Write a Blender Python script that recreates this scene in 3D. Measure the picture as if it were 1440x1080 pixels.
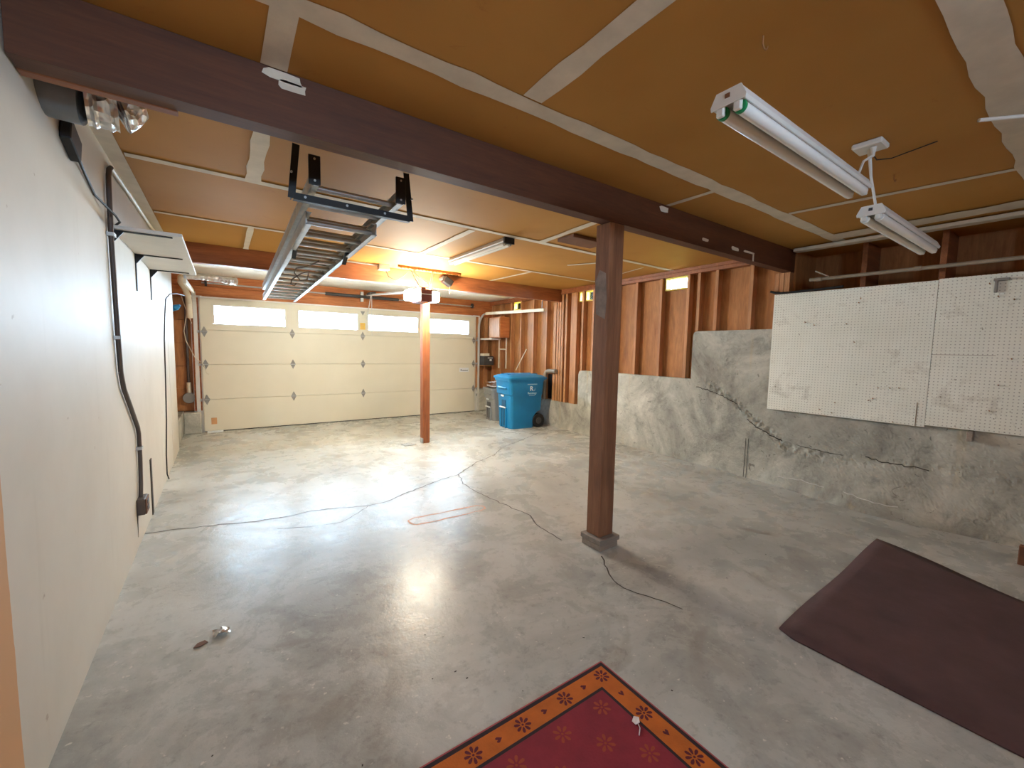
import bpy, bmesh, math, random
from mathutils import noise as mnoise
from mathutils import Vector, Matrix
random.seed(7)
PI = math.pi
scn = bpy.context.scene
for o in list(bpy.data.objects):
    bpy.data.objects.remove(o)
COL = scn.collection

# ------------------------------------------------------------------ camera
H = 1.40
FPX = 583.8
ROT = ((0.82121227, -0.57032685, 0.0183765), (-0.03146784, -0.07741875, -0.99650194), (0.56975449, 0.81776135, -0.08152418))
cam_d = bpy.data.cameras.new('camera')
cam_d.sensor_fit = 'HORIZONTAL'; cam_d.sensor_width = 36.0
cam_d.lens = FPX / 1440 * 36.0; cam_d.clip_start = 0.02
cam = bpy.data.objects.new('camera', cam_d); COL.objects.link(cam)
r0, r1, r2 = (Vector(r) for r in ROT)
cam.matrix_world = Matrix(((r0.x, -r1.x, -r2.x, 0), (r0.y, -r1.y, -r2.y, 0), (r0.z, -r1.z, -r2.z, H), (0, 0, 0, 1)))
scn.camera = cam

# ------------------------------------------------------------------ light
scn.view_settings.view_transform = 'Standard'
scn.view_settings.look = 'None'
scn.view_settings.exposure = 0.90
scn.view_settings.gamma = 1.0
scn.view_settings.use_curve_mapping = False
scn.cycles.max_bounces = 10
scn.cycles.diffuse_bounces = 7
scn.cycles.glossy_bounces = 4
scn.cycles.transparent_max_bounces = 12
scn.cycles.sample_clamp_indirect = 6.0
scn.cycles.use_denoising = True
SKY = 44.0
BULB = 185.0
w = bpy.data.worlds.new('world'); scn.world = w
w.use_nodes = True
bg = w.node_tree.nodes['Background']
bg.inputs[0].default_value = (0.56, 0.77, 1.0, 1)
bg.inputs[1].default_value = SKY


sun_l = bpy.data.lights.new('sun', 'SUN'); sun_l.energy = 160.0; sun_l.angle = 0.01; sun_l.color = (1.0, 0.93, 0.80)
sun_o = bpy.data.objects.new('sun', sun_l); COL.objects.link(sun_o)
sun_o.rotation_euler = (0, math.radians(12), 0)                # almost overhead, a little from the right


def portal(loc, rot, sx, sy):
    l = bpy.data.lights.new('sky_portal', 'AREA'); l.shape = 'RECTANGLE'; l.size = sx; l.size_y = sy
    l.cycles.is_portal = True
    o = bpy.data.objects.new('sky_portal', l); COL.objects.link(o)
    o.location = loc; o.rotation_euler = rot


for cx_ in (0.405, 1.612, 2.805, 4.06):                       # garage door lights
    portal((cx_, 8.33, 1.875), (-PI / 2, 0, 0), 1.0, 0.34)
portal((0.65, -1.85, 2.2), (PI / 2, 0, 0), 0.9, 0.3)             # unseen opening added behind the camera for fill light
portal((5.20, 3.34, 2.33), (0, PI / 2, 0), 0.20, 0.42)
portal((5.20, 5.05, 2.33), (0, PI / 2, 0), 0.20, 0.5)

# ------------------------------------------------------------------ helpers
def lin(c):
    c = c / 255.0
    return c / 12.92 if c <= 0.04045 else ((c + 0.055) / 1.055) ** 2.4


def S(r, g, b):
    return (lin(r), lin(g), lin(b), 1.0)


def newmat(name):
    m = bpy.data.materials.new(name); m.use_nodes = True
    nt = m.node_tree
    return m, nt, nt.nodes['Principled BSDF']


def N(nt, kind, **kw):
    n = nt.nodes.new(kind)
    for k, v in kw.items():
        if k.startswith('_'):
            setattr(n, k[1:], v)
        else:
            n.inputs[k.replace('__', ' ')].default_value = v
    return n


def coords(nt, scale=(1, 1, 1), rnd=False):
    tc = N(nt, 'ShaderNodeTexCoord'); mp = N(nt, 'ShaderNodeMapping')
    mp.inputs['Scale'].default_value = scale
    nt.links.new(tc.outputs['Object'], mp.inputs['Vector'])
    if rnd:
        oi = N(nt, 'ShaderNodeObjectInfo'); mu = N(nt, 'ShaderNodeMath', _operation='MULTIPLY')
        mu.inputs[1].default_value = 37.0
        nt.links.new(oi.outputs['Random'], mu.inputs[0])
        nt.links.new(mu.outputs[0], mp.inputs['Location'])
    return mp.outputs['Vector']


def noise(nt, vec, scale, detail=5, rough=0.6, dist=0.0):
    n = N(nt, 'ShaderNodeTexNoise', Scale=scale, Detail=detail, Roughness=rough, Distortion=dist)
    nt.links.new(vec, n.inputs['Vector'])
    return n.outputs['Fac']


def ramp(nt, fac, stops):
    r = N(nt, 'ShaderNodeValToRGB')
    el = r.color_ramp.elements
    while len(el) < len(stops):
        el.new(0.5)
    for e, (p, c) in zip(el, stops):
        e.position = p; e.color = c if len(c) == 4 else (*c, 1)
    nt.links.new(fac, r.inputs['Fac'])
    return r.outputs['Color']


def mixc(nt, fac, a, b, mode='MIX'):
    m = N(nt, 'ShaderNodeMix', _data_type='RGBA', _blend_type=mode)
    for sock, v in ((m.inputs[0], fac), (m.inputs[6], a), (m.inputs[7], b)):
        if isinstance(v, (int, float)):
            sock.default_value = v
        elif isinstance(v, tuple):
            sock.default_value = v
        else:
            nt.links.new(v, sock)
    return m.outputs[2]


def math_(nt, op, a, b=None, clamp=False):
    m = N(nt, 'ShaderNodeMath', _operation=op, _use_clamp=clamp)
    for i, v in enumerate((a, b)):
        if v is None:
            continue
        if isinstance(v, (int, float)):
            m.inputs[i].default_value = v
        else:
            nt.links.new(v, m.inputs[i])
    return m.outputs[0]


def bump(nt, bs, h, strength=0.2, dist=0.01):
    b = N(nt, 'ShaderNodeBump', Strength=strength, Distance=dist)
    nt.links.new(h, b.inputs['Height']); nt.links.new(b.outputs[0], bs.inputs['Normal'])


BW = lambda v: (v, v, v, 1)


def basic(name, col, rough=0.6, metal=0.0, var=0.12, scale=6.0, bmp=0.0):
    m, nt, bs = newmat(name)
    v = coords(nt, rnd=True)
    f = noise(nt, v, scale)
    lo = tuple(c * (1 - var) for c in col[:3]); hi = tuple(min(1, c * (1 + var)) for c in col[:3])
    nt.links.new(ramp(nt, f, [(0.3, lo), (0.7, hi)]), bs.inputs['Base Color'])
    bs.inputs['Roughness'].default_value = rough; bs.inputs['Metallic'].default_value = metal
    if bmp:
        bump(nt, bs, noise(nt, v, scale * 12, 3), bmp, 0.004)
    return m


def wood(name, c1, c2, axis='Z', rough=0.65, grain=14.0, knots=True, bmp=0.15):
    m, nt, bs = newmat(name)
    sc = {'X': (0.9, grain, grain), 'Y': (grain, 0.9, grain), 'Z': (grain, grain, 0.9)}[axis]
    v = coords(nt, sc, rnd=True)
    f = noise(nt, v, 1.6, 6, 0.62, 0.9)
    f2 = noise(nt, v, 9.0, 3, 0.6)
    c = ramp(nt, f, [(0.28, c1), (0.52, tuple((a + b) / 2 for a, b in zip(c1, c2))), (0.74, c2)])
    c = mixc(nt, 0.35, c, ramp(nt, f2, [(0.35, BW(0.45)), (0.65, BW(1.0))]), 'MULTIPLY')
    big = noise(nt, coords(nt, rnd=True), 1.7, 3)
    c = mixc(nt, 0.5, c, ramp(nt, big, [(0.35, BW(0.62)), (0.62, BW(1.0))]), 'MULTIPLY')
    nt.links.new(c, bs.inputs['Base Color'])
    bs.inputs['Roughness'].default_value = rough
    bump(nt, bs, f2, bmp, 0.003)
    return m


class MB:
    """collects faces of ONE mesh object"""
    def __init__(s):
        s.v = []; s.f = []; s.m = []; s.cur = 0

    def poly(s, pts, faces):
        b = len(s.v); s.v += [tuple(p) for p in pts]
        for f in faces:
            s.f.append([b + i for i in f]); s.m.append(s.cur)
        return s

    def box(s, x0, y0, z0, x1, y1, z1, fx=None):
        p = [(x, y, z) for z in (z0, z1) for x, y in ((x0, y0), (x1, y0), (x1, y1), (x0, y1))]
        if fx:
            p = [fx(*q) for q in p]
        return s.poly(p, [(3, 2, 1, 0), (4, 5, 6, 7), (0, 1, 5, 4), (1, 2, 6, 5), (2, 3, 7, 6), (3, 0, 4, 7)])

    def obox(s, c, size, M=None):
        M = M or Matrix.Identity(3)
        c = Vector(c)
        p = [c + M @ Vector((sx * size[0] / 2, sy * size[1] / 2, sz * size[2] / 2)) for sz in (-1, 1) for sx, sy in ((-1, -1), (1, -1), (1, 1), (-1, 1))]
        return s.poly(p, [(3, 2, 1, 0), (4, 5, 6, 7), (0, 1, 5, 4), (1, 2, 6, 5), (2, 3, 7, 6), (3, 0, 4, 7)])

    def bar(s, a, b, wd, th, up=(0, 0, 1)):
        a, b = Vector(a), Vector(b); d = (b - a); L = d.length; d.normalize()
        u = Vector(up)
        if abs(u.dot(d)) > 0.95:
            u = Vector((0, 1, 0))
        sx = d.cross(u).normalized(); sz = sx.cross(d).normalized()
        return s.obox((a + b) / 2, (wd, L, th), Matrix((sx, d, sz)).transposed())

    def tube(s, pts, r, n=8, cap=True):
        pts = [Vector(p) for p in pts]; rings = []
        prev = None
        for i, p in enumerate(pts):
            d = (pts[min(i + 1, len(pts) - 1)] - pts[max(i - 1, 0)]).normalized()
            if prev is None:
                u = Vector((0, 0, 1)) if abs(d.z) < 0.9 else Vector((1, 0, 0))
                a = d.cross(u).normalized()
            else:
                a = (prev - d * prev.dot(d)).normalized()
            b = d.cross(a); prev = a
            rr = r[i] if isinstance(r, (list, tuple)) else r
            rings.append([p + (a * math.cos(2 * PI * k / n) + b * math.sin(2 * PI * k / n)) * rr for k in range(n)])
        vs = [q for ring in rings for q in ring]
        fs = [(i * n + k, i * n + (k + 1) % n, (i + 1) * n + (k + 1) % n, (i + 1) * n + k) for i in range(len(pts) - 1) for k in range(n)]
        if cap:
            fs += [tuple(range(n))[::-1], tuple((len(pts) - 1) * n + k for k in range(n))]
        return s.poly(vs, fs)

    def cyl(s, a, b, r, n=16):
        return s.tube([a, b], r, n)

    def prism(s, pts, off):
        """closed outline (3D points) extruded by the vector off"""
        n = len(pts); off = Vector(off)
        p = [Vector(q) for q in pts]; q = [a + off for a in p]
        return s.poly(p + q, [tuple(range(n))[::-1], tuple(range(n, 2 * n))] + [(i, (i + 1) % n, n + (i + 1) % n, n + i) for i in range(n)])

    def ribbon(s, pts, wd, z=0.0, jit=0.0):
        """flat strip on a horizontal plane"""
        L, R_ = [], []
        for i, p in enumerate(pts):
            a = Vector(pts[max(i - 1, 0)]); b = Vector(pts[min(i + 1, len(pts) - 1)])
            d = (b - a).normalized(); nrm = Vector((-d.y, d.x))
            w_ = (wd[i] if isinstance(wd, (list, tuple)) else wd) / 2
            c = Vector(p)
            q = c + nrm * (w_ + random.uniform(-jit, jit)); r = c - nrm * (w_ + random.uniform(-jit, jit))
            L.append((q.x, q.y, z)); R_.append((r.x, r.y, z))
        n = len(pts)
        return s.poly(L + R_, [(i, n + i, n + i + 1, i + 1) for i in range(n - 1)])

    def build(s, name, mats, parent=None, bevel=0.0, smooth=False, seg=1, local=False):
        me = bpy.data.meshes.new(name)
        if parent is not None and not local:
            wp = Vector((0, 0, 0)); q = parent
            while q is not None:
                wp = wp + q.location; q = q.parent
            vs = [tuple(Vector(v) - wp) for v in s.v]; loc = (0, 0, 0)
        elif parent is None and not local:
            xs, ys, zs = zip(*s.v)
            loc = Vector(((min(xs) + max(xs)) / 2, (min(ys) + max(ys)) / 2, min(zs)))
            vs = [tuple(Vector(v) - loc) for v in s.v]
        else:
            vs = s.v; loc = (0, 0, 0)
        me.from_pydata(vs, [], s.f)
        mats = mats if isinstance(mats, (list, tuple)) else [mats]
        for m in mats:
            me.materials.append(m)
        for p, mi in zip(me.polygons, s.m):
            p.material_index = mi
        bm = bmesh.new(); bm.from_mesh(me)
        bmesh.ops.recalc_face_normals(bm, faces=bm.faces)
        bm.to_mesh(me); bm.free()
        if smooth:
            for p in me.polygons:
                p.use_smooth = True
        o = bpy.data.objects.new(name, me); COL.objects.link(o)
        o.location = loc
        if parent is not None:
            o.parent = parent
        if bevel:
            b = o.modifiers.new('bevel', 'BEVEL'); b.width = bevel; b.segments = seg; b.limit_method = 'ANGLE'; b.angle_limit = math.radians(40)
        if smooth:
            try:
                me.set_sharp_from_angle(angle=math.radians(38))
            except Exception:
                pass
        return o


def tag(o, label, cat, group=None):
    o['label'] = label; o['category'] = cat
    if group:
        o['group'] = group
    return o


def struct(o):
    o['kind'] = 'structure'
    return o


def thing(name, label, cat, loc=(0, 0, 0), group=None):
    o = bpy.data.objects.new(name, None); COL.objects.link(o)
    o.empty_display_size = 0.1; o.location = loc
    return tag(o, label, cat, group)


def sroot(name, loc=(0, 0, 0)):
    o = bpy.data.objects.new(name, None); COL.objects.link(o); o.location = loc; o.empty_display_size = 0.1
    return struct(o)


def copy_tree(o, loc, label=None):
    c = o.copy(); COL.objects.link(c); c.location = loc
    if label:
        c['label'] = label
    def kids(a, b):
        for ch in list(a.children):
            d = ch.copy(); COL.objects.link(d); d.parent = b
            kids(ch, d)
    kids(o, c)
    return c


def text_mesh(txt, size, M, loc, name, mat, parent, ext=0.0006, bold=0.0):
    cu = bpy.data.curves.new('t', 'FONT'); cu.body = txt; cu.size = size; cu.align_x = 'CENTER'; cu.align_y = 'CENTER'
    cu.extrude = ext; cu.offset = bold
    t = bpy.data.objects.new('t', cu); COL.objects.link(t)
    dg = bpy.context.evaluated_depsgraph_get(); dg.update()
    me = bpy.data.meshes.new_from_object(t.evaluated_get(dg))
    bpy.data.objects.remove(t)
    me.transform(Matrix.Translation(Vector(loc)) @ M.to_4x4())
    wp = Vector((0, 0, 0)); q = parent
    while q is not None:
        wp = wp + q.location; q = q.parent
    me.transform(Matrix.Translation(-wp))
    me.materials.clear(); me.materials.append(mat)
    o = bpy.data.objects.new(name, me); COL.objects.link(o); o.parent = parent
    return o


def XW(y):
    """inner face of the right wall, which runs slightly outward"""
    return 4.87 + 0.033 * max(0.0, y - 2.0)


def skew(x, y, z):
    return (x + XW(y), y, z)


# ------------------------------------------------------------------ materials
# floor slab
mF, nt, bs = newmat('worn_concrete_slab')
v = coords(nt)
n1 = noise(nt, v, 0.9, 6, 0.65, 0.6); n2 = noise(nt, v, 3.3, 6, 0.7, 0.4); n3 = noise(nt, v, 22, 4, 0.7); n4 = noise(nt, v, 90, 3, 0.6)
c = ramp(nt, n1, [(0.32, S(160, 160, 154)), (0.5, S(188, 189, 183)), (0.68, S(206, 207, 202))])
c = mixc(nt, 0.62, c, ramp(nt, n2, [(0.28, BW(0.60)), (0.5, BW(0.92)), (0.75, BW(1.0))]), 'MULTIPLY')
c = mixc(nt, 0.5, c, ramp(nt, n3, [(0.28, BW(0.60)), (0.45, BW(1.0))]), 'MULTIPLY')
sp = noise(nt, coords(nt, (1, 1, 1)), 38, 2, 0.5)
c = mixc(nt, ramp(nt, sp, [(0.70, BW(0)), (0.76, BW(0.6))]), c, S(225, 220, 210))
c = mixc(nt, ramp(nt, noise(nt, v, 1.4, 4, 0.6, 1.2), [(0.60, BW(0)), (0.74, BW(0.55))]), c, S(120, 108, 94))
nt.links.new(c, bs.inputs['Base Color'])
nt.links.new(ramp(nt, n2, [(0.3, BW(0.20)), (0.7, BW(0.36))]), bs.inputs['Roughness'])
bs.inputs['Specular IOR Level'].default_value = 0.16
hh = math_(nt, 'ADD', math_(nt, 'MULTIPLY', n3, 0.7), math_(nt, 'MULTIPLY', n4, 0.35))
bump(nt, bs, hh, 0.25, 0.006)

mCrack = basic('dark_crack', S(62, 56, 50), 0.9)
mPaintO = basic('orange_marking_paint', S(214, 158, 128), 0.7, var=0.25, scale=25)

# foundation
mC, nt, bs = newmat('old_foundation_concrete')
v = coords(nt)
n1 = noise(nt, v, 1.1, 6, 0.68, 0.8); n2 = noise(nt, v, 5, 6, 0.72, 0.5); n3 = noise(nt, v, 40, 4, 0.6)
c = ramp(nt, n1, [(0.30, S(132, 130, 122)), (0.48, S(178, 177, 166)), (0.66, S(216, 214, 202))])
c = mixc(nt, 0.8, c, ramp(nt, n2, [(0.33, BW(0.55)), (0.48, BW(0.92)), (0.8, BW(1.0))]), 'MULTIPLY')
c = mixc(nt, ramp(nt, noise(nt, v, 11, 4, 0.7, 1.0), [(0.64, BW(0)), (0.70, BW(0.7))]), c, S(84, 80, 72))
c = mixc(nt, ramp(nt, noise(nt, v, 2.2, 5, 0.7, 1.0), [(0.60, BW(0)), (0.72, BW(0.6))]), c, S(118, 116, 112))
vs_ = coords(nt, (4, 4, 0.35))
c = mixc(nt, ramp(nt, noise(nt, vs_, 1.5, 3), [(0.62, BW(0)), (0.74, BW(0.35))]), c, S(190, 165, 115))
nt.links.new(c, bs.inputs['Base Color']); bs.inputs['Roughness'].default_value = 0.85
bump(nt, bs, math_(nt, 'ADD', n2, math_(nt, 'MULTIPLY', n3, 0.4)), 0.5, 0.012)
mChalk = basic('white_efflorescence', S(212, 210, 204), 0.9, var=0.2, scale=20)

# kraft ceiling drywall
mK, nt, bs = newmat('brown_paper_drywall')
v = coords(nt)
n1 = noise(nt, v, 0.8, 4, 0.55); n2 = noise(nt, v, 4.5, 5, 0.7, 1.5)
c = ramp(nt, n1, [(0.3, S(170, 121, 58)), (0.7, S(186, 138, 72))])
c = mixc(nt, ramp(nt, n2, [(0.64, BW(0)), (0.74, BW(0.5))]), c, S(160, 105, 55))
nt.links.new(c, bs.inputs['Base Color']); bs.inputs['Roughness'].default_value = 0.7
bs.inputs['Specular IOR Level'].default_value = 0.2
bump(nt, bs, noise(nt, v, 120, 2), 0.05, 0.002)
mTape = basic('joint_compound', S(212, 203, 186), 0.8, var=0.10, scale=7, bmp=0.15)
mWhiteCeil = basic('white_painted_board', S(236, 230, 212), 0.7, var=0.05)

# painted left wall
mW, nt, bs = newmat('white_painted_drywall')
tc = N(nt, 'ShaderNodeTexCoord'); sx = N(nt, 'ShaderNodeSeparateXYZ'); nt.links.new(tc.outputs['Object'], sx.inputs[0])
v = coords(nt)
n1 = noise(nt, v, 1.2, 5, 0.6); st = noise(nt, coords(nt, (3, 3, 0.3)), 2.2, 4)
c = ramp(nt, n1, [(0.3, S(202, 195, 182)), (0.7, S(216, 210, 198))])
c = mixc(nt, ramp(nt, st, [(0.60, BW(0)), (0.78, BW(0.22))]), c, S(172, 160, 140))
c = mixc(nt, ramp(nt, noise(nt, v, 16, 3, 0.5), [(0.73, BW(0)), (0.77, BW(0.55))]), c, S(150, 130, 110))
# the paint stops short: bare brown paper nearer than about y = 1.72
PAINT_Y = 1.72
edge = math_(nt, 'ADD', sx.outputs['Y'], math_(nt, 'MULTIPLY', noise(nt, coords(nt, (1, 1, 1)), 5, 3), 0.035))
e = math_(nt, 'LESS_THAN', edge, PAINT_Y + 0.0175)
c = mixc(nt, e, c, S(206, 158, 112))
nt.links.new(c, bs.inputs['Base Color']); bs.inputs['Roughness'].default_value = 0.55
bump(nt, bs, noise(nt, v, 30, 3), 0.08, 0.004)

mStud = wood('fir_framing', S(172, 112, 66), S(222, 164, 112), 'Z')
mPly = wood('fir_plywood', S(160, 104, 58), S(202, 142, 84), 'Z', grain=6)
mHeadX = wood('fir_header', S(178, 98, 48), S(222, 146, 86), 'X')
mBeam1 = wood('dark_redwood_beam', S(80, 42, 22), S(106, 60, 32), 'X', grain=10, rough=0.6)
mBeam2 = wood('brown_fir_beam', S(132, 76, 44), S(182, 112, 66), 'X', grain=10, rough=0.5)
mPost1 = wood('dark_fir_post', S(122, 80, 56), S(168, 118, 84), 'Z', grain=12)
mPost2 = wood('red_fir_post', S(132, 72, 44), S(192, 118, 72), 'Z', grain=12)
mDoor, nt, bs = newmat('cream_steel_door')
v = coords(nt)
c = ramp(nt, noise(nt, v, 0.9, 3), [(0.3, S(222, 216, 196)), (0.7, S(232, 227, 208))])
c = mixc(nt, ramp(nt, noise(nt, v, 14, 4), [(0.68, BW(0)), (0.8, BW(0.3))]), c, S(190, 180, 155))
nt.links.new(c, bs.inputs['Base Color']); bs.inputs['Roughness'].default_value = 0.5
mDoorW = basic('white_window_frame', S(240, 238, 232), 0.5, var=0.03)
mGalv = basic('galvanised_steel', S(190, 192, 194), 0.45, 0.7, 0.15, 10)
mGrayP = basic('grey_hinge_steel', S(150, 148, 142), 0.5, 0.4)
mAlu = basic('ladder_aluminium', S(178, 178, 176), 0.42, 0.55, 0.15, 14)
mBlack = basic('black_painted_steel', S(30, 30, 32), 0.5, 0.2)
mBlackR = basic('black_rubber', S(24, 24, 25), 0.7)
mCable = basic('black_cable', S(34, 32, 32), 0.6)
mCond = basic('dark_conduit', S(92, 82, 78), 0.5, 0.2)
mCream = basic('cream_pipe', S(222, 212, 188), 0.5)
mFix = basic('white_enamel', S(214, 212, 206), 0.35, var=0.05)
mTube = basic('fluorescent_tube_glass', S(232, 231, 226), 0.2, var=0.02)
mGreen = basic('green_tube_band', S(20, 128, 74), 0.5)
mShelf = basic('white_melamine', S(226, 226, 222), 0.5, var=0.05)
mBlue = basic('blue_cart_plastic', S(20, 128, 186), 0.38, var=0.06)
mBlueD = basic('dark_blue_plastic', S(16, 82, 124), 0.45)
mGray = basic('grey_bin_plastic', S(146, 148, 148), 0.5, var=0.06)
mDGray = basic('dark_grey_plastic', S(64, 64, 66), 0.55)
mWhite = basic('white_print', S(236, 240, 242), 0.6, var=0.02)
mPale = basic('pale_blue_print', S(178, 214, 226), 0.6, var=0.02)
mPaper = basic('loose_paper', S(216, 210, 212), 0.8, var=0.12)
mYellow = basic('yellow_sticker', S(230, 188, 70), 0.6)
mOrangeS = basic('orange_sticker', S(214, 160, 110), 0.6)
mTapeG = basic('grey_duct_tape', S(110, 112, 114), 0.4, 0.2)
mBrownP = basic('brown_panel', S(112, 72, 48), 0.7)
mYel = basic('yellow_lit_window_frame', S(226, 206, 96), 0.5)  # yellow daylight on the window reveals put into the frame colour
mOldPipe = basic('old_grey_pipe', S(150, 136, 118), 0.6, 0.0, 0.2)
mPlate = basic('purple_opener_plastic', S(84, 44, 50), 0.5)
mRusty = basic('rusty_strap', S(150, 104, 60), 0.6, 0.3, 0.2)
mRope = basic('weathered_rope', S(96, 84, 78), 0.8)
mPad = wood('weathered_base_block', S(140, 128, 118), S(176, 164, 152), 'X', grain=9)

mFoil, nt, bs = newmat('crinkled_foil')
v = coords(nt)
bs.inputs['Base Color'].default_value = S(225, 222, 220); bs.inputs['Metallic'].default_value = 0.95; bs.inputs['Roughness'].default_value = 0.28
vo = N(nt, 'ShaderNodeTexVoronoi', Scale=26.0); nt.links.new(v, vo.inputs['Vector'])
bump(nt, bs, vo.outputs['Distance'], 0.9, 0.02)

mGlass, nt, bs = newmat('clear_pane')
nt.nodes.remove(bs)
out = nt.nodes['Material Output']
tr = N(nt, 'ShaderNodeBsdfTransparent'); gl = N(nt, 'ShaderNodeBsdfGlossy', Roughness=0.05)
tr.inputs[0].default_value = (0.93, 0.95, 0.95, 1)
fr = N(nt, 'ShaderNodeFresnel', IOR=1.4); mx = N(nt, 'ShaderNodeMixShader')
nt.links.new(fr.outputs[0], mx.inputs[0]); nt.links.new(tr.outputs[0], mx.inputs[1]); nt.links.new(gl.outputs[0], mx.inputs[2])
nt.links.new(mx.outputs[0], out.inputs[0])

mLens, nt, bs = newmat('lit_lens')
bs.inputs['Base Color'].default_value = (1, 1, 1, 1)
bs.inputs['Emission Color'].default_value = (1.0, 0.92, 0.74, 1)
bs.inputs['Emission Strength'].default_value = BULB

# pegboard: one-inch hole grid
mPeg, nt, bs = newmat('white_pegboard')
tc = N(nt, 'ShaderNodeTexCoord'); sx = N(nt, 'ShaderNodeSeparateXYZ'); nt.links.new(tc.outputs['Object'], sx.inputs[0])
def cell(ax):
    fr_ = math_(nt, 'FRACT', math_(nt, 'DIVIDE', sx.outputs[ax], 0.0254))
    return math_(nt, 'POWER', math_(nt, 'SUBTRACT', fr_, 0.5), 2.0)
d2 = math_(nt, 'ADD', cell('Y'), cell('Z'))
hole = math_(nt, 'LESS_THAN', d2, 0.024)
v = coords(nt)
c = ramp(nt, noise(nt, v, 1.6, 5, 0.65), [(0.3, S(232, 233, 220)), (0.7, S(248, 249, 240))])
c = mixc(nt, ramp(nt, noise(nt, v, 3.2, 6, 0.75, 0.4), [(0.56, BW(0)), (0.76, BW(0.6))]), c, S(150, 140, 112))
c = mixc(nt, ramp(nt, noise(nt, v, 26, 3, 0.5), [(0.70, BW(0)), (0.74, BW(0.7))]), c, S(120, 108, 84))
c = mixc(nt, math_(nt, 'MULTIPLY', hole, 0.5), c, S(80, 74, 62))
nt.links.new(c, bs.inputs['Base Color']); bs.inputs['Roughness'].default_value = 0.5
mPegEdge = basic('brown_hardboard_edge', S(120, 92, 62), 0.8)

mMat = basic('dark_brown_pile', S(86, 62, 62), 0.95, var=0.18, scale=5, bmp=0.4)
mRugF = basic('crimson_wool', S(130, 34, 48), 0.95, var=0.15, scale=9, bmp=0.3)
mRugO = basic('orange_wool', S(184, 96, 26), 0.95, var=0.15, scale=12, bmp=0.3)
mRugD = basic('black_plum_wool', S(44, 26, 28), 0.95, bmp=0.3)
mRugP = basic('rust_wool', S(150, 62, 38), 0.95, bmp=0.3)
mRugE = basic('pink_edge_wool', S(160, 74, 78), 0.95, bmp=0.3)
mRugM = basic('maroon_wool', S(92, 26, 34), 0.95, bmp=0.3)

# ------------------------------------------------------------------ room shell
CZ = 2.49
XL = -0.515
YB = -1.8
YD = 8.165
b = MB(); b.box(-1.0, YB - 0.3, -0.15, 5.6, 8.6, 0.0)
b.cur = 1
def jag(pts, step=0.05, amp=0.012):
    o = []
    for p, q in zip(pts, pts[1:]):
        n = max(1, int((Vector(q) - Vector(p)).length / step))
        for i in range(n):
            t = i / n
            o.append((p[0] + (q[0] - p[0]) * t + random.uniform(-amp, amp), p[1] + (q[1] - p[1]) * t + random.uniform(-amp, amp)))
    return o + [pts[-1]]
c1 = [(-0.509, 3.968), (-0.365, 3.949), (-0.011, 3.846), (0.176, 3.792), (0.373, 3.768), (0.591, 3.792), (1.029, 3.652), (1.195, 3.671), (1.493, 3.826), (1.874, 3.988), (2.13, 4.071), (2.551, 4.404), (2.928, 4.587), (3.231, 4.875), (3.726, 5.126), (4.438, 5.488)]
c2 = [(2.13, 4.071), (2.025, 3.756), (2.016, 3.337), (2.057, 3.029), (2.101, 2.714), (2.026, 2.476), (2.02, 2.217)]
c2b = [(2.083, 1.886), (1.992, 1.758), (1.933, 1.646), (1.921, 1.536), (1.967, 1.42), (1.995, 1.322), (2.026, 1.232)]
c3 = [(1.029, 3.652), (0.735, 3.406), (0.487, 3.468), (0.301, 3.541)]
for pts, wd in ((c1, 0.011), (c2, 0.010), (c2b, 0.008), (c3, 0.005)):
    b.ribbon(jag(pts), wd, 0.0012, 0.0015)
b.cur = 2
ov = [(1.215, 3.05), (1.19, 3.10), (1.20, 3.16), (1.26, 3.19), (1.5, 3.17), (1.75, 3.155), (1.83, 3.15), (1.875, 3.10), (1.86, 3.05), (1.80, 3.03), (1.55, 3.035), (1.35, 3.035), (1.215, 3.05)]
b.ribbon(jag(ov, 0.06, 0.006), 0.016, 0.0011, 0.005)
b.cur = 1
for _ in range(46):                                             # specks of dirt trodden into the slab
    x, y = random.uniform(-0.3, 3.2), random.uniform(0.8, 3.2)
    a = random.uniform(0, PI); l = random.uniform(0.004, 0.012)
    b.ribbon([(x, y), (x + l * math.cos(a), y + l * math.sin(a))], random.uniform(0.003, 0.007), 0.0013)
floor = struct(b.build('floor', [mF, mCrack, mPaintO]))

# ceiling with taped joints
def wob(p, q, w0, step=0.12, amp=0.008):
    p, q = Vector(p), Vector(q); n = max(2, int((q - p).length / step))
    pts = [tuple(p + (q - p) * i / n) for i in range(n + 1)]
    return pts, [w0 * random.uniform(0.86, 1.14) for _ in pts]
b = MB(); b.box(-0.65, YB - 0.2, CZ, 5.6, 5.74, CZ + 0.12)
b.cur = 2; b.box(-1.0, 5.74, CZ, 5.6, 8.5, CZ + 0.12)
b.cur = 1
zt = CZ - 0.0025
TAPES = [((0.0, 1.58), (4.86, 1.55), 0.10), ((1.14, 1.52), (1.12, -1.6), 0.105), ((0.20, 1.62), (0.2, 1.96), 0.085),
         ((2.74, 1.55), (2.74, 1.96), 0.045), ((3.62, 1.5), (3.79, 0.25), 0.055), ((1.2, 0.33), (4.8, 0.33), 0.12),
         ((-0.43, 3.34), (4.95, 3.40), 0.065), ((-0.43, 4.60), (4.95, 4.68), 0.05), ((0.2, 2.06), (0.2, 3.34), 0.085),
         ((1.91, 3.42), (1.91, 4.58), 0.07), ((2.66, 3.34), (2.58, 2.06), 0.075), ((3.54, 4.68), (3.50, 5.68), 0.05),
         ((0.25, 4.62), (0.25, 5.68), 0.05), ((4.75, 4.64), (4.45, 3.5), 0.03), ((3.95, 3.42), (3.62, 4.02), 0.05),
         ((4.62, 0.1), (4.62, 1.50), 0.20), ((4.62, -1.6), (4.62, 0.1), 0.20)]
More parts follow.
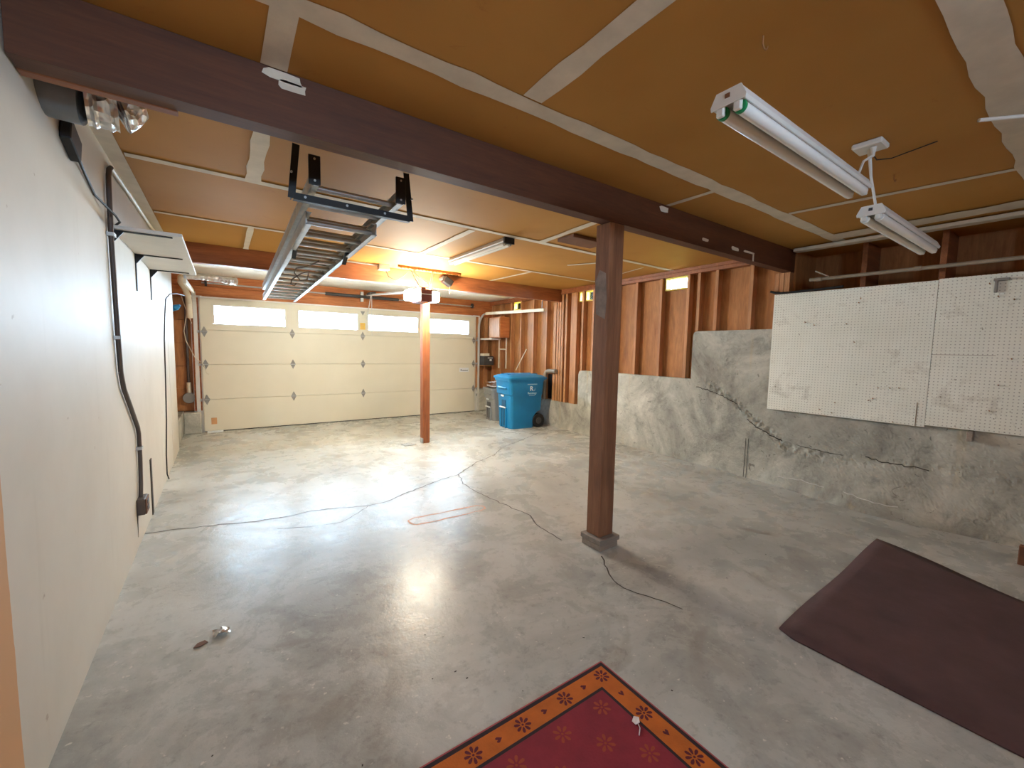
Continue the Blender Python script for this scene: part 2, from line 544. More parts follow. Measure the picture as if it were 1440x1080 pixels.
for i, (p, q, w0) in enumerate(TAPES):
    pts, wd = wob(p, q, w0)
    b.ribbon(pts, wd, zt - 0.0004 * i)
b.ribbon([(-0.475, -1.6), (-0.475, 1.9)], 0.08, zt - 0.008)
b.ribbon([(-0.475, 2.06), (-0.475, 5.69)], 0.08, zt - 0.008)
ceiling = struct(b.build('ceiling', [mK, mTape, mWhiteCeil]))

b = MB(); b.box(4.80, -1.6, CZ - 0.042, 4.90, 1.93, CZ - 0.0105)
struct(b.build('trim_1', mTape, bevel=0.006))

# left wall
b = MB(); b.box(XL - 0.11, YB, 0.0, XL, 6.98, CZ)
wl = b.build('wall_left', mW, local=True)
struct(wl)
b = MB(); b.box(-0.80, 6.98, 0.0, -0.68, 8.5, CZ)
b.build('sheathing', mPly, wl)
for y in (7.01, 7.42, 7.83):
    b = MB(); b.box(-0.68, y, 0.34, -0.60, y + 0.04, CZ); b.build('stud', mStud, wl, 0.002)
b = MB(); b.box(-0.679, 6.985, 0.0, -0.53, 8.4, 0.335)
b.build('foundation', mC, wl, 0.012)

# front wall around the garage door
fw = sroot('wall_front', (2.2, 8.3, 0))
b = MB()
for k in range(2):
    z0 = 2.13 + k * 0.18
    b.box(-0.80, 8.215, z0 + 0.002, 5.3, 8.32, z0 + 0.178)
b.box(-0.80, 8.25, 2.14, 5.3, 8.33, CZ + 0.05)
b.build('header', mHeadX, fw, 0.003)
b = MB()
for k in range(5):
    z0 = 0.345 + k * 0.357
    b.box(-0.80, 8.28, z0 + 0.002, -0.29, 8.33, z0 + 0.355)
b.box(-0.82, 8.331, 0.0, -0.28, 8.36, CZ)  # unseen sheet added to block light between the boards
b.build('board_siding', mPly, fw, 0.003)
b = MB(); b.box(-0.39, 8.21, 0.345, -0.29, 8.279, 2.13); b.build('jamb', mHeadX, fw, 0.003)
b = MB()
for k in range(4):
    z0 = 0.51 + k * 0.405
    b.box(4.70, 8.26, z0 + 0.002, 5.3, 8.33, z0 + 0.403)
b.box(4.69, 8.331, 0.0, 5.3, 8.36, CZ)  # light-blocking sheet added behind these boards too
b.build('board_siding', mPly, fw, 0.003)
b = MB(); b.box(4.93, 8.19, 0.51, 5.02, 8.258, 2.128); b.build('stud', mStud, fw, 0.003)
b = MB(); b.box(4.70, 8.20, 0.51, 4.76, 8.258, 2.128); b.build('stud', mStud, fw, 0.003)
b = MB(); b.box(-0.53, 8.10, 0.0, -0.31, 8.4, 0.33); b.build('foundation', mC, fw, 0.01)
b = MB(); b.box(4.76, 8.14, 0.0, 5.3, 8.4, 0.505); b.build('foundation', mC, fw, 0.02)

# back wall; its opening is added behind the camera to let in fill light
b = MB(); b.box(-0.65, YB - 0.1, 0, 0.2, YB, CZ); b.box(1.1, YB - 0.1, 0, 5.3, YB, CZ); b.box(0.2, YB - 0.1, 2.35, 1.1, YB, CZ); b.box(0.2, YB - 0.1, 0, 1.1, YB, 2.05)
struct(b.build('wall_back', mW))

# the ground outside: unseen grassy bank added to bounce yellow light indoors, driveway before the door
mGrass = basic('yellow_bounce_grass', S(196, 186, 70), 0.95, var=0.3, scale=4, bmp=0.3)
mDrive = basic('pale_driveway', S(170, 166, 160), 0.9)
b = MB(); b.box(5.52, -3.0, 1.9, 9.0, 8.0, 2.16); struct(b.build('ground', mGrass))
b = MB(); b.box(-4.0, 8.62, -0.2, 9.0, 16.0, -0.06); struct(b.build('ground', mDrive))

# right wall: sheathing, studs, plates, foundation
wr = sroot('wall_right', (5.0, 3, 0))
SO = 0.092
wins = [(3.150, 3.515, 2.235, 2.40), (4.862, 5.070, 2.235, 2.405), (5.112, 5.228, 2.235, 2.405), (6.955, 7.26, 2.235, 2.40)]
b = MB()
ys = [1.95] + [t for w_ in wins for t in w_[:2]] + [8.45]
for i in range(0, len(ys), 2):
    b.box(SO, ys[i], 0.0, SO + 0.03, ys[i + 1], CZ, skew)
for (y0, y1, z0, z1) in wins:
    b.box(SO, y0, 0.0, SO + 0.03, y1, z0, skew); b.box(SO, y0, z1, SO + 0.03, y1, CZ, skew)
DEEP = 0.60  # sheathing set back so less light reaches the bay above the pegboards
b.box(DEEP, YB, 0.0, DEEP + 0.03, 1.99, CZ, skew); b.box(SO + 0.0005, 1.96, 0.0, DEEP, 1.99, CZ, skew); b.box(SO + 0.001, YB, 1.5, DEEP, 1.958, 1.675, skew); b.box(SO + 0.001, YB - 0.05, 1.5, DEEP + 0.03, YB, CZ, skew)
b.build('sheathing', mPly, wr)
for (y, z0) in ((1.40, 1.679), (0.86, 1.679), (0.30, 1.679), (-0.3, 1.679), (-0.9, 1.679)):
    b = MB(); b.box(0.22, y, z0, DEEP - 0.002, y + 0.042, CZ - 0.002, skew); b.build('joist', mBeam2, wr, 0.002)
def zbot(y):
    return 1.682 if y < 3.05 else (1.078 if y < 5.16 else 0.485)
studs = [(y, 0.040) for y in (2.337, 2.745, 2.978, 3.126, 3.539, 3.957, 4.37, 4.835, 5.085, 6.075, 6.497, 6.933, 7.30, 7.72, 8.10)]
studs += [(5.245, 0.15), (5.50, 0.05), (5.60, 0.05), (5.665, 0.05), (5.73, 0.05), (5.80, 0.075), (1.968, 0.05), (2.022, 0.042), (2.068, 0.042)]
for (y, wd) in sorted(studs):
    top = CZ - 0.09
    if 1.95 < y < 2.1:
        top = 2.262
    if y > 5.6 and y < 5.9:
        top = 2.27
    b = MB(); b.box(0.0, y, zbot(y + wd / 2), SO - 0.002, y + wd, top, skew)
    b.build('stud', mStud, wr, 0.002)
b = MB()
for (y0, y1) in ((2.12, 5.68), (5.82, 8.4)):
    b.box(-0.004, y0, CZ - 0.088, SO - 0.002, y1, CZ - 0.045, skew); b.box(0.003, y0, CZ - 0.043, SO - 0.002, y1, CZ - 0.001, skew)
b.build('top_plate', mBeam2, wr, 0.003)

# foundation: one stepped casting with a footing that swells out near the pegboard
def foot(y):
    if y > 2.45:
        return 0.0
    return 0.19 * math.exp(-((y - 1.12) / 0.62) ** 2)
def face(y, z):
    f = foot(y)
    x = 0.0
    if z < 0.44:
        t = 1 - z / 0.44
        x -= f * t ** 2.0
    ridge = 0.43 + 0.05 * math.sin(y * 3.1) + max(0.0, (y - 1.9)) * 0.62
    k = min(1.0, max(0.0, (2.95 - y) / 0.35))
    if k > 0:
        wob_ = 0.03 * mnoise.noise((y * 6.0, z * 6.0, 1.3))
        x -= k * 0.015 / (1 + math.exp(max(-40, min(40, (z - ridge - wob_) / 0.010))))
        band = math.exp(-((z - ridge - 0.02) / 0.055) ** 2) * k * (0.35 + 0.65 * max(0.0, min(1.0, (y - 1.2) / 0.8)))
        x -= band * 0.022 * mnoise.turbulence((y * 22, z * 22, 0.0), 3, False)
    x += 0.0035 * mnoise.noise((y * 3.1, z * 3.1, 5.0)) + 0.0018 * mnoise.noise((y * 14, z * 14, 2.0))
    return x
def prof(y0, y1, z1, ny, nz, mb, rnd=0.0, end=True):
    g = []
    for i in range(ny + 1):
        y = y0 + (y1 - y0) * i / ny
        zt_ = z1
        if rnd and y1 - y < rnd:
            k = 1 - (y1 - y) / rnd
            zt_ = z1 - rnd * (1 - math.sqrt(max(0, 1 - k * k)))
        row = []
        for j in range(nz + 1):
            z = zt_ * j / nz
            row.append((XW(y) + face(y, z) + random.uniform(-.0015, .0015), y, z))
        row.append((XW(y) + SO - 0.001, y, zt_))
        g.append(row)
    n = nz + 2
    pts = [p for r in g for p in r]
    fs = [(i * n + j, (i + 1) * n + j, (i + 1) * n + j + 1, i * n + j + 1) for i in range(ny) for j in range(n - 1)]
    if end:
        k = len(pts); last = g[-1]
        pts += [(p[0], p[1], p[2]) for p in last] + [(XW(y1) + SO - 0.001, y1, 0.0)]
        fs.append(tuple(range(k, k + n + 1)))
    mb.poly(pts, fs)
b = MB()
prof(YB, 0.1, 1.677, 30, 40, b, 0.0, False)
prof(0.1, 3.043, 1.677, 230, 130, b, 0.05)
prof(3.043, 5.165, 1.075, 90, 50, b, 0.07)
prof(5.165, 8.15, 0.483, 80, 20, b, 0.0)
# ragged cold joint and rust seams drawn as their own narrow faces on the casting
def onface(pts, w0, mat, lift=0.003):
    b.cur = mat
    q = []
    for i, (y, z) in enumerate(pts):
        x = XW(y) + face(y, z) - lift - 0.004
        q.append((x, y, z + w0 * random.uniform(0.25, 0.6))); q.append((x, y, z - w0 * random.uniform(0.25, 0.6)))
    n = len(pts)
    b.poly(q, [(2 * i, 2 * i + 1, 2 * i + 3, 2 * i + 2) for i in range(n - 1)])
onface(jag([(2.95, 0.985), (2.70, 0.93), (2.48, 0.855), (2.36, 0.74)], 0.02, 0.010), 0.010, 1)
onface(jag([(2.30, 0.67), (2.23, 0.62), (2.05, 0.53), (1.93, 0.485)], 0.02, 0.010), 0.012, 1)
onface(jag([(1.80, 0.47), (1.62, 0.455), (1.40, 0.45)], 0.03, 0.005), 0.006, 1)
onface(jag([(1.22, 0.47), (1.05, 0.45), (0.93, 0.455), (0.8, 0.45)], 0.02, 0.008), 0.009, 1)
onface(jag([(1.95, 0.10), (1.7, 0.13), (1.5, 0.12)], 0.04, 0.006), 0.009, 2)
onface(jag([(1.35, 0.13), (1.15, 0.10), (0.95, 0.11)], 0.04, 0.008), 0.009, 2)
b.cur = 1
for yy in (2.265, 2.295):
    b.poly([(XW(yy) + face(yy, z) - 0.006, yy + dy, z) for z in (0.0, 0.12, 0.28, 0.45) for dy in (0, 0.006)], [(0, 1, 3, 2), (2, 3, 5, 4), (4, 5, 7, 6)])
b.build('foundation', [mC, mCrack, mChalk], wr)

for k, (y0, y1, z0, z1) in enumerate(wins):
    wroot = sroot('window_%d' % (k + 1), (XW(y0) + 0.1, (y0 + y1) / 2, z0))
    b = MB(); t = 0.016
    for (a0, a1, d0, d1) in ((y0 - .001, y1 + .001, z0 - .001, z0 + t), (y0 - .001, y1 + .001, z1 - t, z1 + .001), (y0, y0 + t, z0 + t, z1 - t), (y1 - t, y1, z0 + t, z1 - t)):
        b.box(0.03, a0, d0, SO + 0.034, a1, d1, skew)
    b.build('window_frame', mYel, wroot, 0.002)
    b = MB(); b.box(SO + 0.005, y0 + t, z0 + t, SO + 0.010, y1 - t, z1 - t, skew)
    b.build('window_pane', mGlass, wroot)

# ------------------------------------------------------------------ garage door
gd = sroot('door_1', (2.19, YD, 0))
DX0, DX1 = -0.275, 4.66
secs = [(0.012, 0.522), (0.526, 1.081), (1.085, 1.628), (1.632, 2.125)]
panes = [(-0.108, 0.916), (1.100, 2.125), (2.297, 3.318), (3.560, 4.508)]
for k, (z0, z1) in enumerate(secs):
    b = MB()
    if k < 3:
        b.box(DX0, YD, z0, DX1, YD + 0.045, z1)
    else:
        xs = [DX0] + [t for p in panes for t in p] + [DX1]
        for i in range(0, len(xs), 2):
            b.box(xs[i], YD, z0, xs[i + 1], YD + 0.045, z1)
        for (x0, x1) in panes:
            b.box(x0, YD, z0, x1, YD + 0.045, 1.715); b.box(x0, YD, 2.033, x1, YD + 0.045, z1)
    if k < 3:
        b.box(DX0, YD + 0.020, z1 - 0.001, DX1, YD + 0.045, z1 + 0.0045)     # tongue closing the joint
    sec = b.build('door_section', mDoor, gd, 0.004 if k < 3 else 0.0)
    if k == 3:
        for (x0, x1) in panes:
            b = MB(); t = 0.018
            for (a0, a1, d0, d1) in ((x0, x1, 1.715, 1.715 + t), (x0, x1, 2.033 - t, 2.033), (x0, x0 + t, 1.715 + t, 2.033 - t), (x1 - t, x1, 1.715 + t, 2.033 - t)):
                b.box(a0, YD - 0.006, d0, a1, YD + 0.05, d1)
            b.build('window_frame', mDoorW, sec, 0.003)
            b = MB(); b.box(x0 + t, YD + 0.02, 1.715 + t, x1 - t, YD + 0.026, 2.033 - t); b.build('window_pane', mGlass, sec)
def hinge(x, z, top=False):
    h, w_ = 0.085, 0.042
    b = MB()
    pts = [(x, YD - 0.006, z + h), (x + w_, YD - 0.006, z), (x, YD - 0.006, z - h), (x - w_, YD - 0.006, z)]
    if top:
        pts = [(x - w_, YD - 0.006, z + 0.02), (x + w_, YD - 0.006, z + 0.02), (x, YD - 0.006, z - 0.06)]
    b.prism(pts, (0, 0.005, 0))
    hp = b.build('hinge', mGrayP, gd, 0.002)
    if not top:
        b = MB(); b.cyl((x - w_, YD - 0.012, z), (x + w_, YD - 0.012, z), 0.007, 8); b.build('hinge_pin', mGalv, hp)
for x in (1.004, 2.20):
    for z in (0.522, 1.083, 1.612):
        hinge(x, z)
hinge(2.205, 2.06, True)
for x in (DX0 + 0.045, DX1 - 0.04):
    for z in (0.522, 1.083, 1.60):
        hinge(x, z)
        b = MB(); s_ = -1 if x < 1 else 1
        b.cyl((x, YD - 0.02, z), (x + s_ * 0.075, YD - 0.02, z), 0.006, 8); b.cyl((x + s_ * 0.065, YD - 0.02, z), (x + s_ * 0.085, YD - 0.02, z), 0.022, 12)
        b.build('roller', mGalv, gd)
b = MB(); b.box(2.155, YD - 0.002, 1.735, 2.25, YD, 1.86); o = b.build('sticker', mYellow, gd); o['label'] = 'yellow warning sticker'
b = MB()
for k in range(4):
    b.box(2.165, YD - 0.0028, 1.755 + k * 0.024, 2.235 - 0.01 * (k % 2), YD - 0.002, 1.763 + k * 0.024)
b.build('sticker_text', mOrangeS, o)
b = MB(); b.box(-0.185, YD - 0.002, 0.12, -0.11, YD, 0.225); o = b.build('sticker', mOrangeS, gd); o['label'] = 'small faded orange sticker'
b = MB(); b.box(4.27, YD - 0.003, 0.90, 4.50, YD, 0.99); o = b.build('sticker', mWhite, gd); o['label'] = 'white sticker with a black line'
b = MB(); b.box(4.335, YD - 0.004, 0.925, 4.48, YD - 0.003, 0.938)
b.prism([(4.30, YD - 0.004, 0.92), (4.335, YD - 0.004, 0.945), (4.30, YD - 0.004, 0.955)], (0, 0.001, 0)); b.build('sticker_text', mBlack, o)
b = MB(); b.box(DX0, YD + 0.002, 0.0, DX1, YD + 0.044, 0.014); b.build('bottom_seal', mBlackR, gd)
b = MB(); b.box(DX0, YD - 0.004, 2.126, DX1, YD + 0.055, 2.15); b.build('top_strip', mDoorW, gd, 0.002)
b = MB(); b.box(DX0 - 0.12, YD + 0.0465, 0.0, DX0 + 0.03, YD + 0.20, 2.16); b.box(DX1 - 0.03, YD + 0.0465, 0.0, DX1 + 0.14, YD + 0.20, 2.16); b.box(DX0, YD + 0.0555, 2.10, DX1, YD + 0.20, 2.2)
b.build('light_stop', mDoorW, gd)  # unseen backing added behind the door edges against light leaks

# tracks
def track(name, s, x, ylen, label):
    t = thing(name, label, 'door track', (x, YD - 0.02, 0))
    pts = [(x, YD - 0.02, 0.0), (x, YD - 0.02, 1.88)]
    R_ = 0.30
    for k in range(1, 9):
        a = k / 8 * PI / 2
        pts.append((x, YD - 0.02 - R_ * (1 - math.cos(a)), 1.88 + R_ * math.sin(a)))
    b = MB()
    for off, wd in ((0.0, 0.012), ):
        for p, q in zip(pts, pts[1:]):
            b.bar(p, q, 0.05, 0.012, (0, 1, 0.001))
    b.build('vertical_rail', mFix, t, 0.001)
    b = MB(); b.bar((x, YD - 0.32, 2.18), (x, ylen, 2.125), 0.03, 0.055); b.build('horizontal_rail', mCream, t, 0.003)
    for z in (0.35, 1.02, 1.62):
        b = MB(); b.box(x - 0.02, YD - 0.022, z, x + 0.02 , YD + 0.05, z + 0.05); b.build('bracket', mGalv, t)
    b = MB(); b.bar((x, ylen + 0.06, 2.15), (x, ylen + 0.06, CZ - 0.003), 0.02, 0.005, (0, 1, 0)); b.build('hanger', mGalv, t)
    return t
track('door_track', 1, 4.74, 5.84, 'cream curved roller track on the right side of the garage door')
track('door_track', -1, -0.335, 6.15, 'pale curved roller track on the left side of the garage door')

# torsion spring shaft above the door
ts = thing('torsion_spring', 'long torsion spring shaft mounted on the orange header over the garage door', 'spring', (2.2, 8.16, 2.36))
b = MB(); b.cyl((-0.24, 8.165, 2.36), (4.62, 8.165, 2.345), 0.013, 10); b.build('shaft', mGalv, ts, smooth=True)
b = MB(); b.cyl((1.55, 8.165, 2.354), (2.9, 8.165, 2.351), 0.03, 14); b.build('spring_coil', mDGray, ts, smooth=True)
for x in (-0.20, 4.56):
    b = MB(); b.cyl((x, 8.165, 2.36), (x + 0.03, 8.165, 2.36), 0.05, 16); b.build('cable_drum', mDGray, ts, smooth=True)
b = MB(); b.box(2.17, 8.15, 2.26, 2.22, 8.213, 2.44); b.build('center_bracket', mGalv, ts)

# ------------------------------------------------------------------ beams and posts
b = MB(); b.box(-0.51, 1.965, 2.265, 4.955, 2.055, CZ - 0.001)
b.cur = 1
def patch(x0, z0, x1, z1, n=9):
    pts = []
    cx0, cz0 = (x0 + x1) / 2, (z0 + z1) / 2
    for k in range(n):
        a = 2 * PI * k / n
        r = random.uniform(0.85, 1.1)
        px = cx0 + max(-1, min(1, 1.35 * math.cos(a))) * (x1 - x0) / 2 * r; pz = cz0 + max(-1, min(1, 1.35 * math.sin(a))) * (z1 - z0) / 2 * r
        pts.append((px, 1.963, min(pz, CZ - 0.004)))
    b.prism(pts, (0, 0.0015, 0))
patch(0.155, 2.445, 0.30, 2.486); patch(0.21, 2.42, 0.31, 2.455)
patch(2.655, 2.435, 2.76, 2.475); patch(3.215, 2.315, 3.315, 2.338); patch(3.68, 2.31, 3.80, 2.342); patch(3.885, 2.322, 4.09, 2.34)
b.box(4.055, 1.960, 2.262, 4.075, 1.965, 2.325)
beam1 = tag(b.build('ceiling_beam', [mBeam1, mTape], bevel=0.004), 'dark red brown ceiling beam resting on the near wooden post', 'beam')
b = MB(); b.box(XL + 0.002, 2.056, 2.262, -0.11, 2.10, 2.29); b.build('edge_batten', mBeam2, beam1, 0.003)

b = MB(); b.box(-0.62, 5.70, 2.279, 5.13, 5.79, CZ - 0.001)
tag(b.build('ceiling_beam', mBeam2, bevel=0.004), 'orange brown ceiling beam farther back, above the opener, on the thin post', 'beam')

p1 = thing('support_post', 'thick dark wooden post on a block base in the middle of the floor', 'post', (2.215, 2.03, 0))
b = MB(); b.box(2.145, 1.966, 0.085, 2.285, 2.095, 2.2645)
b.cur = 1
b.poly([(2.1440, y, z) for (y, z) in ((1.985, 1.62), (2.07, 1.66), (2.085, 1.88), (2.05, 1.96), (1.99, 1.93), (1.975, 1.76))], [(0, 1, 2, 3, 4, 5)])
mSmear = basic('grey_paint_smear', S(134, 118, 108), 0.7, var=0.3, scale=14)
b.build('shaft', [mPost1, mSmear], p1, 0.005)
b = MB(); b.box(2.112, 1.925, 0.048, 2.315, 2.12, 0.085); b.build('base_plate', mPad, p1, 0.004)
b = MB()
b.prism([(2.118, 1.932, 0.048), (2.306, 1.932, 0.048), (2.306, 2.112, 0.048), (2.118, 2.112, 0.048)], (0, 0, -0.048))
b.build('base_block', mPad, p1, 0.006)

p2 = thing('support_post', 'thin reddish wooden post standing before the garage door', 'post', (2.44, 5.75, 0))
b = MB(); b.box(2.385, 5.705, 0.0, 2.497, 5.80, 2.278); b.build('shaft', mPost2, p2, 0.004)
b = MB(); b.box(2.381, 5.702, 0.0, 2.395, 5.79, 0.075); b.build('base_bracket', mGalv, p2)

# ------------------------------------------------------------------ left wall: conduit, outlet, cable, shelf, duct
cd = thing('conduit', 'dark electrical conduit running up the white left wall to the ceiling corner', 'conduit', (XL + 0.02, 3.3, 0.24))
xc = XL + 0.016
pts = [(xc, 3.77, 0.335), (xc, 3.80, 0.42), (xc, 3.83, 0.60), (xc, 3.83, 0.77), (xc, 3.80, 0.82), (xc, 3.56, 1.003), (xc, 3.40, 1.12), (xc, 3.335, 1.22), (xc, 3.31, 1.45), (xc, 3.30, 1.70), (xc, 3.285, 2.004), (xc, 3.30, 2.28), (xc, 3.31, 2.34), (xc, 3.34, 2.385), (xc, 3.39, 2.41)]
b = MB(); b.tube(pts, 0.0125, 10); b.build('riser', mCond, cd, smooth=True)
b = MB(); b.tube([(xc, 3.39, 2.41), (xc, 4.0, 2.43), (xc, 5.0, 2.45), (xc + 0.003, 5.60, 2.462)], 0.013, 10); o = b.build('top_run', mCream, cd, smooth=True); o['label'] = 'cream painted upper run'
for (y, z) in ((3.32, 1.42), (3.29, 2.0), (3.82, 0.66)):
    b = MB(); b.box(XL, y - 0.03, z, XL + 0.033, y + 0.03, z + 0.02); b.build('pipe_strap', mGalv, cd)
ob = thing('outlet_box', 'small brown electrical outlet at the foot of the conduit, low on the left wall', 'outlet', (XL, 3.77, 0.2))
b = MB(); b.box(XL, 3.70, 0.225, XL + 0.045, 3.84, 0.335); b.build('box', mCond, ob, 0.004)
b = MB(); b.box(XL + 0.045, 3.705, 0.228, XL + 0.052, 3.835, 0.332); pl = b.build('cover_plate', mBrownP, ob, 0.002)
b = MB()
for z in (0.25, 0.292):
    b.box(XL + 0.052, 3.735, z, XL + 0.055, 3.805, z + 0.026)
b.build('receptacle', mDGray, pl, 0.002)
b = MB(); b.prism([(XL + 0.002, 3.70, 0.225), (XL + 0.002, 3.725, 0.225), (XL + 0.002, 3.69, 0.08)], (0.002, 0, 0))
tag(b.build('wall_crack', mCrack), 'dark crack below the brown outlet on the left wall', 'crack')
b = MB(); b.box(XL, 4.375, 0.0, XL + 0.006, 4.44, 0.46)
tag(b.build('dark_strip', mCrack), 'dark upright strip at the bottom of the left wall beyond the outlet', 'strip')
cb = [(-0.40, 7.3, 2.06), (-0.46, 6.9, 2.045), (XL + 0.02, 6.45, 1.99), (XL + 0.008, 6.1, 1.90), (XL + 0.007, 5.95, 1.72), (XL + 0.006, 5.80, 1.45), (XL + 0.006, 5.72, 1.0), (XL + 0.006, 5.62, 0.6), (XL + 0.006, 5.46, 0.26), (XL + 0.006, 5.45, 0.06), (XL + 0.02, 5.44, 0.008)]
b = MB(); b.tube(cb, 0.0055, 6)
tag(b.build('cable', mCable, smooth=True), 'thin black cable looping down the far end of the left wall', 'cable')
# seam lines in the drywall (raised beads) belong to the wall
b = MB(); b.box(XL, 6.2, 0.0, XL + 0.0015, 6.26, 2.0)
b.build('drywall_seam', mW, wl, local=True)

sh = thing('wall_shelf', 'white shelf on three black brackets high on the left wall', 'shelf', (XL, 4.2, 2.0))
b = MB(); b.box(XL + 0.001, 3.36, 2.062, -0.185, 5.10, 2.082); b.build('shelf_board', mShelf, sh, 0.002)
for y in (3.40, 4.20, 4.98):
    b = MB(); b.box(XL + 0.001, y - 0.012, 2.055, -0.235, y + 0.012, 2.0615); b.box(XL + 0.001, y - 0.012, 1.79, XL + 0.007, y + 0.012, 2.055)
    b.prism([(XL + 0.007, y - 0.004, 2.055), (XL + 0.055, y - 0.004, 2.055), (XL + 0.007, y - 0.004, 1.99)], (0, 0.008, 0))
    b.build('shelf_bracket', mBlack, sh)

dt = thing('duct', 'foil and grey tape wrapped duct under the dark beam in the upper left corner', 'duct', (-0.4, 2.4, 2.26))
b = MB(); b.tube([(XL + 0.004, 2.33, 2.36), (-0.44, 2.33, 2.355), (-0.405, 2.33, 2.35)], [0.118, 0.116, 0.113], 20); o = b.build('tape_collar', mTapeG, dt, smooth=True)
pts = []; rr = []
for k in range(9):
    t = k / 8
    pts.append((-0.405 + 0.09 * t, 2.33 + 0.01 * t, 2.35 + 0.004 * t)); rr.append(0.112 + random.uniform(-0.005, 0.003) - 0.006 * (k % 2))
b = MB(); b.tube(pts, rr, 24); b.build('foil_sleeve', mFoil, dt, smooth=True)
b = MB(); b.tube([(-0.318, 2.34, 2.354), (-0.28, 2.345, 2.37), (-0.245, 2.35, 2.385)], [0.108, 0.088, 0.06], 20); b.build('foil_end', mFoil, dt)
b = MB(); b.obox((XL + 0.02, 2.56, 2.245), (0.035, 0.15, 0.10), Matrix.Rotation(-0.35, 3, 'X')); 
tag(b.build('wall_adapter', mBlack, bevel=0.004), 'black plug-in block with a cord, on the left wall below the taped duct', 'adapter')
b = MB(); b.tube([(XL + 0.02, 2.63, 2.215), (XL + 0.010, 2.80, 2.19), (XL + 0.007, 3.0, 2.145), (XL + 0.045, 3.25, 2.11), (XL + 0.05, 3.33, 2.095), (XL + 0.02, 3.40, 2.0885)], 0.006, 6)
tag(b.build('cord', mCable, smooth=True), 'black cord sagging along the left wall from the black block to the shelf', 'cord')

# foil duct and pipes in the far left corner
fd = thing('foil_duct', 'crumpled silver foil duct below the far beam, beyond the white shelf', 'duct', (-0.2, 6.5, 2.2))
pts = []; rr = []
for k in range(19):
    t = k / 18
    pts.append((-0.42 + 0.62 * t, 7.55 + 0.1 * math.sin(t * 3), 2.36 + 0.02 * math.sin(t * 4))); rr.append(0.052 + random.uniform(-0.008, 0.006))
b = MB(); b.tube(pts, rr, 14); b.build('sleeve', mFoil, fd, smooth=True)
b = MB(); b.tube([(-0.42, 7.55, 2.36), (-0.45, 7.56, 2.34), (-0.46, 7.6, 2.28), (-0.42, 7.75, 2.20), (-0.40, 7.95, 2.10), (-0.40, 8.06, 2.02), (-0.40, 8.10, 1.80)], 0.04, 14); o = b.build('elbow', mCream, fd, smooth=True); o['label'] = 'cream elbow pipe'
jc = thing('meter_box', 'round grey utility box with a dark pipe on the boards left of the garage door', 'meter box', (-0.46, 8.27, 0.5))
b = MB(); b.cyl((-0.455, 8.245, 0.80), (-0.455, 8.245, 2.12), 0.02, 10); b.build('pipe', mCond, jc, smooth=True)
b = MB(); b.cyl((-0.455, 8.21, 0.555), (-0.455, 8.279, 0.555), 0.085, 18); b.build('dial_case', mGrayP, jc, 0.006, smooth=True)
b = MB(); b.cyl((-0.455, 8.245, 0.63), (-0.455, 8.245, 0.80), 0.03, 12); b.build('neck', mCream, jc, smooth=True)
b = MB(); b.box(-0.365, 8.175, 0.865, -0.315, 8.21, 0.93)
tag(b.build('junction_box', mFix, bevel=0.004), 'small white square box on the jamb left of the garage door', 'box')
b = MB(); b.box(-0.362, 8.17, 0.345, -0.318, 8.21, 0.40)
tag(b.build('door_sensor', mFix, bevel=0.006), 'small white safety sensor low beside the left track', 'sensor')
b = MB(); b.box(-0.24, 8.05, 0.0, -0.03, 8.13, 0.022)
tag(b.build('wood_strip', mWhite, bevel=0.003), 'short white strip on the floor at the garage door left corner', 'strip')
for k, (p, lab) in enumerate(((([(-0.50, 8.20, 2.15), (-0.45, 8.17, 1.95), (-0.38, 8.15, 1.72)]), 'short pale wire hanging crosswise beside the left door track'),
                              (([(-0.40, 8.18, 2.05), (-0.44, 8.17, 1.85), (-0.48, 8.16, 1.6), (-0.46, 8.15, 1.45), (-0.36, 8.12, 1.2), (-0.25, 8.10, 1.08), (-0.22, 8.10, 0.95), (-0.19, 8.11, 0.93)]), 'long pale wire drooping over the left door track'))):
    b = MB(); b.tube(p, 0.006, 6)
    tag(b.build('wire', mCream, smooth=True), lab, 'wire')
b = MB(); b.tube([(-0.62, 7.5, 1.86), (-0.57, 7.42, 1.88), (-0.50, 7.36, 1.90), (-0.46, 7.33, 1.93)], [0.02, 0.04, 0.04, 0.015], 9)
tag(b.build('blue_cloth', mBlue), 'small blue bundle hung at the far end of the left wall', 'cloth')

# ------------------------------------------------------------------ ladder and its hanger
la = thing('extension_ladder', 'aluminium extension ladder hung flat below the ceiling', 'ladder', (0.7, 5.0, 2.1))
def lx(y):
    return 0.660 + (y - 2.5) * 0.0165
def lz(y):
    return 2.158 - (y - 2.9) * 0.0165
def rail(name, y0, y1, off, wd, dz0, hgt):
    for s in (-1, 1):
        b = MB()
        xo = s * wd / 2
        P = lambda y, x, z: (lx(y) + x, y, lz(y) + z)
        # I-section: web and two flanges
        for (xa, xb, za, zb) in ((xo - 0.004, xo + 0.004, dz0, dz0 + hgt), (xo - (0.030 if s > 0 else 0.006), xo + (0.006 if s > 0 else 0.030), dz0, dz0 + 0.006), (xo - (0.030 if s > 0 else 0.006), xo + (0.006 if s > 0 else 0.030), dz0 + hgt - 0.006, dz0 + hgt)):
            b.poly([P(y0, xa, za), P(y0, xb, za), P(y1, xb, za), P(y1, xa, za), P(y0, xa, zb), P(y0, xb, zb), P(y1, xb, zb), P(y1, xa, zb)],
                   [(3, 2, 1, 0), (4, 5, 6, 7), (0, 1, 5, 4), (1, 2, 6, 5), (2, 3, 7, 6), (3, 0, 4, 7)])
        b.build(name, mAlu, la)
